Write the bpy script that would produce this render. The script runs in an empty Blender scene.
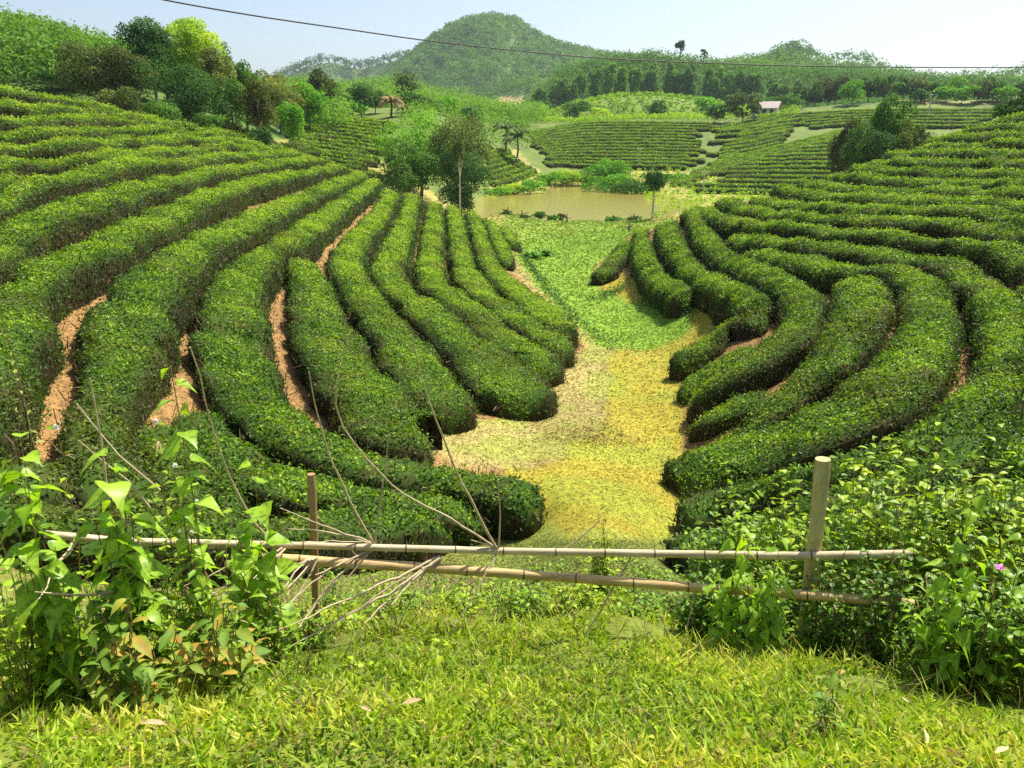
import bpy, math, random
import numpy as np
rng = np.random.default_rng(7)
random.seed(7)
C = bpy.context.scene.collection
F = 773.0; CX, CY = 512.0, 384.0
PITCH = math.radians(17.5); CP, SP = math.cos(PITCH), math.sin(PITCH)

# ------------------------------------------------------------------ camera mathematics
def ray(px, py):
    px = np.asarray(px, float); py = np.asarray(py, float)
    a = (px - CX) / F; b = (CY - py) / F
    y = CP + b * SP; z = -SP + b * CP
    rh = np.hypot(a, y)
    return a / rh, y / rh, z / rh            # unit horizontal direction and slope
def at(px, py, r):
    x, y, t = ray(px, py)
    return np.stack([x * r, y * r, t * r], -1)
def project(x, y, z):
    d = y * CP - z * SP
    d = np.where(d < 0.05, 0.05, d)
    v = y * SP + z * CP
    return CX + F * x / d, CY - F * v / d

def smooth01(t):
    t = np.clip(t, 0, 1); return t * t * (3 - 2 * t)

# cheap value noise (numpy)
_tab = np.random.default_rng(3).random((256, 256))
def vnoise(x, y):
    xi = np.floor(x).astype(int); yi = np.floor(y).astype(int)
    fx = x - xi; fy = y - yi
    fx = fx * fx * (3 - 2 * fx); fy = fy * fy * (3 - 2 * fy)
    g = lambda i, j: _tab[(xi + i) & 255, (yi + j) & 255]
    return (g(0,0)*(1-fx)*(1-fy) + g(1,0)*fx*(1-fy) + g(0,1)*(1-fx)*fy + g(1,1)*fx*fy)
def fbm(x, y, n=4):
    s = 0; a = 0.5; t = 0
    for k in range(n):
        s = s + a * vnoise(x * 2**k + 17*k, y * 2**k + 31*k); t += a; a *= 0.55
    return s / t - 0.5

# ------------------------------------------------------------------ terrain control points
HED = 0.62
G = []     # (px, py, r) on the ground
Hd = []    # (px, py, r) on a hedge top
Z = []     # (azimuth px on the horizon line, r, z)  hidden ground
# verge and bank
for px in (-250, 0, 256, 512, 768, 1024, 1274):
    G.append((px, 768, 1.78 * math.hypot(1, (px-512)/F/0.80)))
for px, py, r in [(-100,640,4.5),(150,655,3.95),(318,645,3.7),(512,640,3.6),(700,645,3.7),(870,655,3.9),(1100,650,4.6),
                  (150,705,2.75),(512,700,2.55),(870,705,2.75),
                  (420,600,4.6),(560,590,4.9),(660,600,4.7),(600,545,6.5),(640,500,8.7),(560,500,8.4),(600,470,10.2),(600,440,12.2),(480,440,11.6),
                  (620,400,15.5),(570,400,15.3),(665,400,15.4),(620,350,21.5),(585,350,21.3),(690,345,21),(560,310,28),(640,300,31),(590,260,44),(540,265,42),(580,235,58),(535,240,55),(640,226,64),
                  (580,221,70),(500,214,74),(660,220,68)]:
    G.append((px, py, r))
# left hill, hedge tops
for t in [(-10,87,40),(-10,119,33),(-10,142,28.5),(0,160,25.5),(0,194,20.6),(0,235,16.8),(0,310,12.0),(0,400,8.8),(0,480,6.8),
          (100,106,40),(100,127,34),(98,153,27.5),(98,173,24.5),(98,203,20.5),(110,235,17),(140,290,13.4),(115,350,11),(105,420,8.8),(130,490,6.9),
          (200,127,42),(195,148,33.5),(195,176,27.5),(200,205,22.8),(200,245,18.2),(232,305,14.2),(235,380,11),(260,430,9.0),(300,500,7.0),(420,530,6.5),
          (285,149,42),(303,156,42.5),(278,177,32.5),(278,208,26),(295,235,22),(320,305,15.5),(345,365,12.3),(400,420,10.1),(400,468,8.6),(535,492,7.6),
          (362,173,44),(344,167,44),(340,182,36),(345,258,21.5),(375,310,16.4),(405,340,14.7),(448,400,11.8),
          (403,191,45),(395,244,26),(425,305,18),(515,385,13.6),(485,358,15.2),
          (434,203,46),(430,255,27),(475,312,19.2),(540,356,17),
          (461,207,48),(463,264,28),(505,308,21.5),(555,328,20.5),
          (489,219,50),(489,262,31.5),(530,298,25),(505,254,38),(513,237,49)]:
    Hd.append(t)
# right hill, hedge tops
for t in [(1034,117,50),(1034,132,44),(1034,151,37.5),(1034,171,32),(1034,189,28),(1034,213,23.8),(1034,234,20.5),(1034,254,18.2),(1030,292,14.4),(1010,360,10.8),(1000,400,9.3),(1000,450,7.6),(900,520,5.9),
          (933,140,49),(915,146,47.5),(961,171,36),(961,199,29),(961,223,24),(961,242,21),(960,262,18.4),
          (892,153,46),(866,161,45),(902,181,34.5),(902,217,25.4),(900,236,22),(902,266,18),(933,320,13.0),(915,355,11.5),(850,405,10.0),(840,465,7.9),
          (846,169,43),(828,176,43),(824,206,30),(824,230,24.5),(824,263,19.8),(858,290,15.8),(855,330,13.6),(790,385,12.0),
          (779,187,44),(777,203,36),(758,237,26),(777,254,22.5),(800,300,17.6),(790,330,15.2),(740,362,14.2),(760,438,9.9),
          (730,200,44),(711,216,36),(712,245,29),(735,270,24),(720,325,17.8),(700,375,14.4),(700,462,9.3),(700,500,7.9),
          (693,208,45),(668,222,42),(672,240,35),(695,268,27),(690,292,24.5),(685,355,17.0),(690,395,13.9),
          (642,232,43),(645,262,33.5),(618,258,40),(603,268,38.5)]:
    Hd.append(t)
# ground hidden behind the two hills, and the far bank and fields
for px, r, z in [(-200,48,-1.0),(0,50,0.5),(100,52,0.0),(200,54,-1.0),(300,56,-3.0),(400,60,-5.0),(470,62,-6.6),
                 (-200,62,-1.5),(0,66,0),(100,66,0.6),(200,66,0.0),(300,70,-3.5),(400,76,-6.0),(470,78,-7.6),
                 (1200,66,2.0),(1024,64,0.4),(930,60,-1.8),(840,58,-4.2),(760,60,-6.0),(700,60,-6.6),
                 (1024,80,-3),(900,84,-5.5),(800,84,-6.7),(700,84,-7.0),
                 (560,95,-8.2),(620,95,-8.2),(540,112,-8.0),(600,112,-8.2),(470,92,-7.6),(640,100,-7.8),(505,85,-8.0),(640,84,-8.0),(560,80,-8.0)]:
    Z.append((px, r, z))
for t in [(560,184,131),(620,184,128),(500,193,110),(655,200,104),(690,196,108),(700,190,116),(760,190,116),(840,188,120),
          (480,190,108),(500,160,126),(535,172,132),(500,150,134),(545,160,142),(440,178,100),
          (560,166,142),(700,168,138),(620,168,140),(800,165,138),(900,160,136),
          (560,130,172),(640,126,178),(700,145,158),(600,147,157),(700,125,182),(800,118,188),(860,140,160),(900,108,200),(1024,112,200),(800,145,156),(950,125,180),(1024,130,150),
          (350,165,84),(350,140,100),(300,150,86),(420,140,104),(380,120,122),(300,120,116),(440,122,124),(300,132,98),(240,138,68),
          (230,128,74),(100,100,76),(0,80,85),(470,140,125)]:
    G.append(t)
for px, r, z in [(-150,130,14),(0,130,13),(100,130,10),(200,130,7),(300,150,5.5),(400,150,5.5),(500,160,2),(560,210,4.5),(700,215,6),(800,220,9),(900,225,12),(1024,225,13),(1200,225,14),
                 (-300,130,14),(0,250,16),(200,250,9),(400,250,7),(600,260,6),(800,260,11),(1024,260,15),(1300,130,8),(1300,250,15),
                 (-300,20,-0.5),(-300,8,-2.0),(1300,20,-0.5),(1300,8,-2.0),(-300,38,2.5),(1300,42,2)]:
    Z.append((px, r, z))
P = []; V = []
for px, py, r in G:
    x, y, t = ray(px, py); P.append((math.atan2(x, y), math.log(r))); V.append(float(t) * r)
for px, py, r in Hd:
    x, y, t = ray(px, py); P.append((math.atan2(x, y), math.log(r))); V.append(float(t) * r - HED)
for px, r, z in Z:
    x, y, t = ray(px, 140); P.append((math.atan2(x, y), math.log(r))); V.append(z)
for th in (-1.1, -0.7, 0.7, 1.1, 0, -0.35, 0.35):
    for r, z in ((0.5, -1.6), (1.1, -1.62)):
        P.append((th, math.log(r))); V.append(z)
P = np.array(P, float); V = np.array(V, float)
KT = 3.0
P[:, 0] *= KT
def _k(d2): return 0.5 * d2 * np.log(d2 + 1e-12)
n = len(P)
A = np.zeros((n + 3, n + 3))
d2 = ((P[:, None] - P[None]) ** 2).sum(-1)
A[:n, :n] = _k(d2) + np.eye(n) * 2e-4
A[:n, n] = 1; A[:n, n+1:] = P; A[n, :n] = 1; A[n+1:, :n] = P.T
W = np.linalg.solve(A, np.concatenate([V, [0, 0, 0]]))
def tps(th, lr):
    th = np.clip(th, -1.15, 1.15) * KT
    sh = th.shape; q = np.stack([th.ravel(), np.clip(lr, -0.7, 5.6).ravel()], -1)
    out = np.empty(len(q))
    for i in range(0, len(q), 20000):
        s = q[i:i+20000]
        dd = (s[:, None, 0] - P[None, :, 0])**2 + (s[:, None, 1] - P[None, :, 1])**2
        out[i:i+20000] = _k(dd) @ W[:n] + W[n] + s @ W[n+1:]
    return out.reshape(sh)

# far hills: silhouette (px, py), range of the crest, width in front, width behind, canopy height
HILLS = [
 dict(r=165, wf=75, wb=60, c=3.0, s=[(-400,60),(-150,30),(0,33),(50,36),(100,45),(170,52),(230,75),(300,110),(330,130)]),
 dict(r=300, wf=130, wb=80, c=3.5, s=[(200,112),(250,88),(300,80),(340,84),(390,80),(430,88),(470,98),(510,112),(550,125),(580,140)]),
 dict(r=235, wf=48, wb=60, c=1.0, s=[(520,130),(545,112),(580,99),(620,93),(660,92),(700,97),(740,104),(790,112),(850,128)]),
 dict(r=360, wf=110, wb=90, c=5.0, s=[(500,125),(540,92),(560,72),(600,60),(650,55),(700,62),(760,66),(820,70),(880,76),(940,80),(1000,80),(1060,80),(1300,75)]),
 dict(r=480, wf=120, wb=100, c=5.0, s=[(660,90),(700,66),(740,58),(790,54),(830,62),(880,68),(930,80),(1000,90)]),
 dict(r=640, wf=150, wb=100, c=6.0, s=[(720,90),(760,60),(785,48),(798,45),(815,52),(832,57),(848,52),(865,55),(890,66),(930,76),(975,74),(1020,67),(1100,60),(1300,50)]),
 dict(r=560, wf=160, wb=100, c=5.0, s=[(440,120),(480,98),(520,80),(560,66),(600,60),(660,66),(720,90)]),
 dict(r=900, wf=420, wb=150, c=7.0, s=[(300,140),(340,110),(380,78),(415,52),(430,40),(448,27),(470,19),(492,15),(512,18),(530,29),(552,41),(580,49),(610,54),(650,58),(720,70),(800,100)]),
 dict(r=1150, wf=300, wb=150, c=7.0, s=[(100,110),(230,90),(280,74),(305,61),(330,57),(360,64),(380,59),(410,52),(450,60),(520,90)]),
]
for h in HILLS:
    s = np.array(h['s'], float)
    x, y, t = ray(s[:, 0], s[:, 1])
    h['th'] = np.arctan2(x, y); h['z'] = t * h['r'] - h['c']
def base_far(th, r):
    return 3 + 0.03 * np.clip(r - 200, 0, 800)
def terrain_polar(th, r):
    th = np.asarray(th, float); r = np.asarray(r, float)
    lr = np.log(np.maximum(r, 0.3))
    z = tps(th, lr)
    w = smooth01((r - 200) / 60.0)
    z = z * (1 - w) + np.minimum(base_far(th, r), 14) * w
    z0 = z
    for h in HILLS:
        hz = np.interp(th, h['th'], h['z'])
        t = np.where(r < h['r'], 1 - (h['r'] - r) / h['wf'], 1 - (r - h['r']) / h['wb'])
        b = smooth01(t)
        if h['r'] == 900:
            b = 0.35 * np.clip(t, 0, 1) + 0.65 * smooth01(t)
        hh = -20 + (hz + 20) * b
        wig = fbm(th * 9 + h['r'], lr * 6) * 0.05 * h['r'] * (1 - smooth01(np.abs(t - 1) * -3 + 1)) * np.where(r < h['r'], 1, 0)
        hh = hh + wig * b * (1 - b) * 2
        z = np.maximum(z, hh)
    ab = np.abs(th)
    wb = smooth01((ab - 0.95) / 0.6)
    z = z * (1 - wb) + (-1.6) * wb
    z = z + fbm(th * r * 1.3 + 5, r * 1.3) * 0.10 * smooth01((r - 1.5) / 6) * (1 + np.clip(r / 60, 0, 3))
    return z
def ground(x, y):
    return terrain_polar(np.arctan2(x, y), np.hypot(x, y))

# lookup grid for speed
TH = np.concatenate([np.linspace(-math.pi, -0.8, 60, endpoint=False), np.linspace(-0.8, 0.8, 661), np.linspace(0.8, math.pi, 61)[1:]])
LR = np.linspace(math.log(0.35), math.log(1700), 760)
TT, RR = np.meshgrid(TH, np.exp(LR), indexing='ij')
ZZ = terrain_polar(TT, RR)
# the two ends of the sheet meet behind the camera
def gz(x, y):
    x = np.asarray(x, float); y = np.asarray(y, float)
    th = np.arctan2(x, y); lr = np.log(np.maximum(np.hypot(x, y), 0.36))
    i = np.interp(th, TH, np.arange(len(TH))); j = np.interp(lr, LR, np.arange(len(LR)))
    i0 = np.clip(i.astype(int), 0, len(TH)-2); j0 = np.clip(j.astype(int), 0, len(LR)-2)
    fi = i - i0; fj = j - j0
    return ZZ[i0,j0]*(1-fi)*(1-fj)+ZZ[i0+1,j0]*fi*(1-fj)+ZZ[i0,j0+1]*(1-fi)*fj+ZZ[i0+1,j0+1]*fi*fj
def hit(px, py, off=0.0, rmin=1.5, rmax=1500, near=None):
    """first point where the view ray meets the ground raised by off; where it misses, the closest approach"""
    x, y, t = ray(px, py)
    if near: rmin, rmax = near
    r = np.exp(np.linspace(math.log(rmin), math.log(rmax), 900))
    d = t * r - gz(x * r, y * r) - off
    k = np.where(d <= 0)[0]
    if len(k) and k[0] > 0:
        k = k[0]; f = d[k-1] / (d[k-1] - d[k]); rr = r[k-1] + (r[k] - r[k-1]) * f
    elif len(k): rr = r[0]
    else:
        rr = r[np.argmin(d / r)]
    return np.array([x * rr, y * rr, gz(x * rr, y * rr)], float).reshape(3)
# ------------------------------------------------------------------ materials
def new_mat(name):
    m = bpy.data.materials.new(name); m.use_nodes = True
    nt = m.node_tree; nt.nodes.clear()
    out = nt.nodes.new('ShaderNodeOutputMaterial')
    return m, nt, out
def N(nt, t, **kw):
    n = nt.nodes.new(t)
    for k, v in kw.items():
        if k.startswith('i_'): n.inputs[k[2:].replace('_', ' ')].default_value = v
        else: setattr(n, k, v)
    return n
def ramp(nt, stops):
    n = nt.nodes.new('ShaderNodeValToRGB'); el = n.color_ramp.elements
    while len(el) > 1: el.remove(el[-1])
    el[0].position = stops[0][0]; el[0].color = (*stops[0][1], 1)
    for p, c in stops[1:]:
        e = el.new(p); e.color = (*c, 1)
    return n
def leaf_mat(name, stops, patch=None, pscale=0.5, trans=0.35, rough=0.5, spec=0.22, tcol=(1.25, 1.3, 0.5)):
    """leaves: a colour per leaf (tint), slow patches over the plant, light coming through the blade"""
    m, nt, out = new_mat(name); L = nt.links.new
    at_ = N(nt, 'ShaderNodeAttribute', attribute_name='tint')
    r = ramp(nt, stops); L(at_.outputs['Fac'], r.inputs[0])
    col = r.outputs[0]
    if patch:
        geo = N(nt, 'ShaderNodeNewGeometry')
        no = N(nt, 'ShaderNodeTexNoise', i_Scale=pscale, i_Detail=3.0); L(geo.outputs['Position'], no.inputs['Vector'])
        rr = ramp(nt, [(0.50, (0, 0, 0)), (0.68, (1, 1, 1))]); L(no.outputs['Fac'], rr.inputs[0])
        mu = N(nt, 'ShaderNodeMath', operation='MULTIPLY'); mu.inputs[1].default_value = patch[1]; L(rr.outputs[0], mu.inputs[0])
        mx = N(nt, 'ShaderNodeMix', data_type='RGBA'); L(mu.outputs[0], mx.inputs[0]); L(col, mx.inputs[6]); mx.inputs[7].default_value = (*patch[0], 1)
        col = mx.outputs[2]
    p = N(nt, 'ShaderNodeBsdfPrincipled'); L(col, p.inputs['Base Color']); p.inputs['Roughness'].default_value = rough
    p.inputs['Specular IOR Level'].default_value = spec
    if trans > 0:
        tc = N(nt, 'ShaderNodeMix', data_type='RGBA', blend_type='MULTIPLY'); tc.inputs[0].default_value = 1
        L(col, tc.inputs[6]); tc.inputs[7].default_value = (*tcol, 1)
        t = N(nt, 'ShaderNodeBsdfTranslucent'); L(tc.outputs[2], t.inputs['Color'])
        ms = N(nt, 'ShaderNodeMixShader'); ms.inputs[0].default_value = trans
        L(p.outputs[0], ms.inputs[1]); L(t.outputs[0], ms.inputs[2]); L(ms.outputs[0], out.inputs[0])
    else: L(p.outputs[0], out.inputs[0])
    return m
def solid_mat(name, c1, c2, scale=8, rough=0.8, stretch=(1, 1, 1), bump=0.3, spec=0.25, coords='Object'):
    m, nt, out = new_mat(name); L = nt.links.new
    tc = N(nt, 'ShaderNodeTexCoord'); mp = N(nt, 'ShaderNodeMapping'); mp.inputs['Scale'].default_value = stretch
    L(tc.outputs[coords], mp.inputs[0])
    no = N(nt, 'ShaderNodeTexNoise', i_Scale=scale, i_Detail=6.0, i_Roughness=0.65); L(mp.outputs[0], no.inputs['Vector'])
    r = ramp(nt, [(0.32, c1), (0.68, c2)]); L(no.outputs['Fac'], r.inputs[0])
    p = N(nt, 'ShaderNodeBsdfPrincipled'); L(r.outputs[0], p.inputs['Base Color']); p.inputs['Roughness'].default_value = rough
    p.inputs['Specular IOR Level'].default_value = spec
    b = N(nt, 'ShaderNodeBump', i_Strength=bump, i_Distance=0.02); L(no.outputs['Fac'], b.inputs['Height']); L(b.outputs[0], p.inputs['Normal'])
    L(p.outputs[0], out.inputs[0]); return m
def vcol_mat(name, trans=0.0, rough=0.85, vary=True, spec=0.15):
    """colour stored on the surface itself (land cover), broken up by noise at several sizes"""
    m, nt, out = new_mat(name); L = nt.links.new
    a = N(nt, 'ShaderNodeAttribute', attribute_name='cover')
    col = a.outputs['Color']
    p = N(nt, 'ShaderNodeBsdfPrincipled'); p.inputs['Roughness'].default_value = rough; p.inputs['Specular IOR Level'].default_value = spec
    if vary:
        geo = N(nt, 'ShaderNodeNewGeometry')
        n1 = N(nt, 'ShaderNodeTexNoise', i_Scale=9.0, i_Detail=8.0, i_Roughness=0.75); L(geo.outputs['Position'], n1.inputs['Vector'])
        n2 = N(nt, 'ShaderNodeTexNoise', i_Scale=0.35, i_Detail=5.0); L(geo.outputs['Position'], n2.inputs['Vector'])
        mr = N(nt, 'ShaderNodeMapRange'); mr.inputs[1].default_value = 0.3; mr.inputs[2].default_value = 0.7; mr.inputs[3].default_value = 0.45; mr.inputs[4].default_value = 1.5
        L(n1.outputs['Fac'], mr.inputs[0])
        m2 = N(nt, 'ShaderNodeMapRange'); m2.inputs[1].default_value = 0.3; m2.inputs[2].default_value = 0.7; m2.inputs[3].default_value = 0.8; m2.inputs[4].default_value = 1.2
        L(n2.outputs['Fac'], m2.inputs[0])
        mm = N(nt, 'ShaderNodeMath', operation='MULTIPLY'); L(mr.outputs[0], mm.inputs[0]); L(m2.outputs[0], mm.inputs[1])
        vm = N(nt, 'ShaderNodeVectorMath', operation='SCALE'); L(col, vm.inputs[0]); L(mm.outputs[0], vm.inputs['Scale'])
        col = vm.outputs[0]
        b = N(nt, 'ShaderNodeBump', i_Strength=0.5, i_Distance=0.05); L(n1.outputs['Fac'], b.inputs['Height']); L(b.outputs[0], p.inputs['Normal'])
    L(col, p.inputs['Base Color'])
    if trans > 0:
        t = N(nt, 'ShaderNodeBsdfTranslucent'); L(col, t.inputs['Color'])
        ms = N(nt, 'ShaderNodeMixShader'); ms.inputs[0].default_value = trans
        L(p.outputs[0], ms.inputs[1]); L(t.outputs[0], ms.inputs[2]); L(ms.outputs[0], out.inputs[0])
    else: L(p.outputs[0], out.inputs[0])
    return m

# ------------------------------------------------------------------ mesh building
class MB:
    def __init__(s): s.v = []; s.f = {}; s.t = []; s.c = []; s.n = 0
    def add(s, v, f, mat=0, tint=None, col=None):
        v = np.asarray(v, np.float32).reshape(-1, 3); f = np.asarray(f, np.int64)
        k = (f.shape[1], mat)
        s.f.setdefault(k, []).append(f + s.n); s.v.append(v)
        s.t.append(np.full(len(v), 0.5, np.float32) if tint is None else np.broadcast_to(np.asarray(tint, np.float32), (len(v),)))
        s.c.append(np.zeros((len(v), 3), np.float32) if col is None else np.broadcast_to(np.asarray(col, np.float32), (len(v), 3)))
        s.n += len(v)
    def build(s, name, mats, parent=None, smooth=(), cover=False, link=True, origin=None):
        v = np.concatenate(s.v); me = bpy.data.meshes.new(name)
        if origin is not None: v = v - np.asarray(origin, np.float32)
        loops = []; starts = []; mi = []; sm = []; off = 0
        for (k, mat), fl in s.f.items():
            f = np.concatenate(fl); loops.append(f.ravel()); starts.append(off + np.arange(len(f)) * k); off += len(f) * k
            mi.append(np.full(len(f), mat, np.int32)); sm.append(np.full(len(f), mat in smooth))
        loops = np.concatenate(loops); starts = np.concatenate(starts)
        me.vertices.add(len(v)); me.vertices.foreach_set('co', v.ravel())
        me.loops.add(len(loops)); me.loops.foreach_set('vertex_index', loops.astype(np.int32))
        me.polygons.add(len(starts)); me.polygons.foreach_set('loop_start', starts.astype(np.int32))
        me.polygons.foreach_set('material_index', np.concatenate(mi)); me.polygons.foreach_set('use_smooth', np.concatenate(sm))
        a = me.attributes.new('tint', 'FLOAT', 'POINT'); a.data.foreach_set('value', np.concatenate(s.t))
        if cover:
            a = me.attributes.new('cover', 'FLOAT_COLOR', 'POINT'); c = np.concatenate(s.c); c = np.concatenate([c, np.ones((len(c), 1), np.float32)], 1)
            a.data.foreach_set('color', c.ravel())
        me.update(calc_edges=True)
        for m in (mats if isinstance(mats, (list, tuple)) else [mats]): me.materials.append(m)
        o = bpy.data.objects.new(name, me)
        if origin is not None and parent is None: o.location = origin
        if link: C.objects.link(o)
        if parent is not None: o.parent = parent
        return o
def norm(a): return a / np.maximum(np.linalg.norm(a, axis=-1, keepdims=True), 1e-9)
def leaves(mb, c, nrm, L, Wd, mat=0, tint=None, col=None, spread=0.6, droop=0.0, r=None):
    """c centres, nrm outward normals; every leaf is a folded diamond of its own"""
    r = r or rng
    n = len(c); c = np.asarray(c, float)
    nn = norm(norm(np.broadcast_to(nrm, (n, 3))) + r.normal(0, spread, (n, 3)))
    d = norm(np.cross(nn, r.normal(0, 1, (n, 3)))); d[:, 2] -= droop; d = norm(d)
    sd = norm(np.cross(nn, d))
    L = np.broadcast_to(np.asarray(L, float), (n,))[:, None] * r.uniform(0.7, 1.25, (n, 1)); Wd = np.broadcast_to(np.asarray(Wd, float), (n,))[:, None] * r.uniform(0.75, 1.2, (n, 1))
    up = nn * L * 0.12
    v = np.stack([c - d*L*0.5, c + sd*Wd*0.5 + up - d*L*0.05, c + d*L*0.5, c - sd*Wd*0.5 + up - d*L*0.05], 1).reshape(-1, 3)
    f = np.arange(n*4).reshape(n, 4)
    t = r.uniform(0, 1, n) if tint is None else np.broadcast_to(tint, (n,))
    mb.add(v, f, mat, np.repeat(t, 4), None if col is None else np.repeat(np.broadcast_to(col, (n, 3)), 4, 0))
def tube(mb, pts, rad, k=6, mat=0, tint=0.5, cap=True):
    pts = np.asarray(pts, float); rad = np.broadcast_to(np.asarray(rad, float), (len(pts),))
    T = np.gradient(pts, axis=0); T = norm(T)
    ref = np.array([0.13, 0.21, 0.97]); 
    if abs(T.mean(0) @ ref) > 0.85 * np.linalg.norm(T.mean(0)): ref = np.array([0.98, 0.1, 0.15])
    a = norm(np.cross(T, ref)); b = np.cross(T, a)
    an = np.linspace(0, 2*math.pi, k, endpoint=False)
    v = pts[:, None] + rad[:, None, None] * (np.cos(an)[None, :, None]*a[:, None] + np.sin(an)[None, :, None]*b[:, None])
    m = len(pts); i = np.arange(m-1)[:, None]*k; j = np.arange(k)[None]; j2 = (j+1) % k
    f = np.stack([i+j, i+j2, i+k+j2, i+k+j], -1).reshape(-1, 4)
    v = v.reshape(-1, 3); mb.add(v, f, mat, tint)
    if cap:
        n0 = mb.n
        cv = np.concatenate([v[:k], pts[:1], v[-k:], pts[-1:]])
        jj = np.arange(k); f = np.concatenate([np.stack([jj, np.full(k, k), (jj+1) % k], -1), np.stack([k+1+jj, k+1+(jj+1) % k, np.full(k, 2*k+1)], -1)])
        mb.add(cv, f, mat, tint)
def tag(o, label=None, cat=None, group=None, kind=None):
    if label: o['label'] = label
    if cat: o['category'] = cat
    if group: o['group'] = group
    if kind: o['kind'] = kind
    return o
def empty(name, loc):
    o = bpy.data.objects.new(name, None); o.location = loc; o.empty_display_size = 0.2; C.objects.link(o); return o
# ------------------------------------------------------------------ land cover and the ground sheet
def inpoly(px, py, poly):
    poly = np.asarray(poly, float); res = np.zeros(px.shape, bool); j = len(poly) - 1
    for i in range(len(poly)):
        xi, yi = poly[i]; xj, yj = poly[j]
        c = ((yi > py) != (yj > py)) & (px < (xj - xi) * (py - yi) / (yj - yi + 1e-9) + xi)
        res ^= c; j = i
    return res
COL = dict(verge=(0.17,0.21,0.03), earth=(0.36,0.19,0.07), soil=(0.28,0.165,0.058), lime=(0.17,0.29,0.022), yellow=(0.31,0.265,0.028), straw=(0.31,0.26,0.085),
           olive=(0.26,0.30,0.05), field=(0.12,0.17,0.03), fieldsoil=(0.20,0.15,0.05), forest=(0.07,0.13,0.02), scrub=(0.17,0.25,0.035), bare=(0.38,0.26,0.13), bank=(0.30,0.27,0.07), red=(0.26,0.13,0.06), mud=(0.16,0.13,0.06), weedy=(0.13,0.16,0.03))
X = TT * 0 + RR * np.sin(TT); Y = RR * np.cos(TT)
PX, PY = project(X, Y, ZZ)
jit = fbm(X*1.7, Y*1.7)*26*np.clip(12/RR, .15, 1.5); jit2 = fbm(X*1.7+40, Y*1.7+9)*26*np.clip(12/RR, .15, 1.5)
QX = PX + jit; QY = PY + jit2
back = (np.abs(TT) > 1.2)
cov = np.zeros(TT.shape + (3,)); 
def paint(mask, c, a=1.0):
    m = (mask.astype(float) * a)[..., None]; cov[:] = cov * (1 - m) + np.array(COL[c]) * m
paint(RR > 0, 'soil')
paint(RR > 58, 'bank')
paint(RR > 90, 'field')
paint(RR > 205, 'forest')
paint((RR > 66) & (PX < 330) & (PY < 140) , 'forest')
# valley floor
valley = [(500,236),(490,222),(660,214),(700,190),(640,226),(606,258),(590,275),(600,300),(640,312),(720,308),(712,330),(684,360),(676,380),(672,450),(685,470),(690,520),(700,600),(380,600),(500,545),(560,505),(520,470),(440,452),(395,455),(425,425),(455,418),(540,408),(585,350),(560,310),(528,280)]
V0 = inpoly(QX, QY, valley) & (RR < 80) & (RR > 4)
paint(V0, 'olive')
paint(inpoly(QX, QY, [(500,250),(520,262),(540,285),(575,318),(600,345),(612,365),(606,400),(600,440),(560,470),(440,462),(400,455),(440,418),(540,412),(585,345),(545,305),(520,280)]) & (RR < 80), 'straw')
paint(inpoly(QX, QY, [(512,243),(545,232),(640,228),(606,258),(592,270),(600,290),(632,302),(700,312),(690,330),(655,352),(600,346),(560,310),(535,285),(520,262)]) & (RR < 80), 'lime')
paint(inpoly(QX, QY, [(592,272),(604,268),(700,298),(715,318),(700,345),(684,372),(680,400),(690,480),(700,545),(600,545),(545,520),(500,480),(560,455),(598,430),(610,395),(608,352),(655,352),(690,330),(694,316),(634,304),(604,290)]) & (RR < 80), 'yellow')
paint(inpoly(QX, QY, [(430,455),(470,420),(540,425),(560,450),(520,462)]) & (RR < 60), 'straw', .7)
paint(inpoly(QX, QY, [(522,445),(545,437),(568,444),(570,458),(545,464),(525,458)]) & (RR < 60), 'red', .4)
paint(inpoly(QX, QY, [(606,345),(613,345),(608,430),(598,438)]) & (RR < 60), 'mud', .3)
paint(inpoly(QX, QY, [(500,215),(660,212),(680,222),(640,232),(520,238)]) & (RR < 90), 'lime', .7)
paint(inpoly(QX, QY, [(655,192),(760,180),(760,205),(700,210),(655,222)]) & (RR > 58) & (RR < 125), 'bank')
paint((RR < 7.2) & (PX > 330) & (PX < 720), 'olive', .75)
paint((RR < 5.6), 'weedy', .9)
paint((RR < 9) & (PY > 540) & (np.abs(TT) < 1.2), 'weedy', .9)
# verge: from the camera to a little past the fence
wv = smooth01((4.6 - RR + fbm(X*2, Y*2)*1.5) / 1.4)
paint(np.ones_like(RR), 'verge', wv)
paint(inpoly(QX, QY, [(370,570),(480,575),(480,625),(380,625)]) & (RR < 7), 'mud', .8)
paint(back & (RR < 60), 'verge')
# far land
paint(inpoly(QX, QY, [(500,150),(548,182),(600,170),(720,172),(720,192),(640,190),(545,190),(485,205)]) & (RR > 90) & (RR < 150), 'bank')
paint(inpoly(PX, PY, [(510,165),(536,185),(560,186),(532,165),(516,150),(500,148)]) & (RR > 100) & (RR < 150), 'straw')
paint((RR > 205) & (RR < 262) & inpoly(PX, PY, [(520,130),(545,100),(580,80),(740,85),(780,130)]), 'scrub')
paint((RR > 395) & (RR < 600) & inpoly(PX, PY, [(474,97),(530,97),(536,112),(500,113),(480,106)]), 'bare')
paint((RR > 190) & (RR < 235) & inpoly(PX, PY, [(865,90),(1200,85),(1200,108),(900,104)]), 'straw', .6)
gp = smooth01((fbm(X*.9+7, Y*.9+3, 4)-.02)/.12)[..., None]*V0[..., None]*.55
isy = (np.abs(cov - np.array(COL['yellow'])).sum(-1) < .1)[..., None]; iss = (np.abs(cov - np.array(COL['straw'])).sum(-1) < .1)[..., None]; isl = (np.abs(cov - np.array(COL['lime'])).sum(-1) < .1)[..., None]
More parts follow.
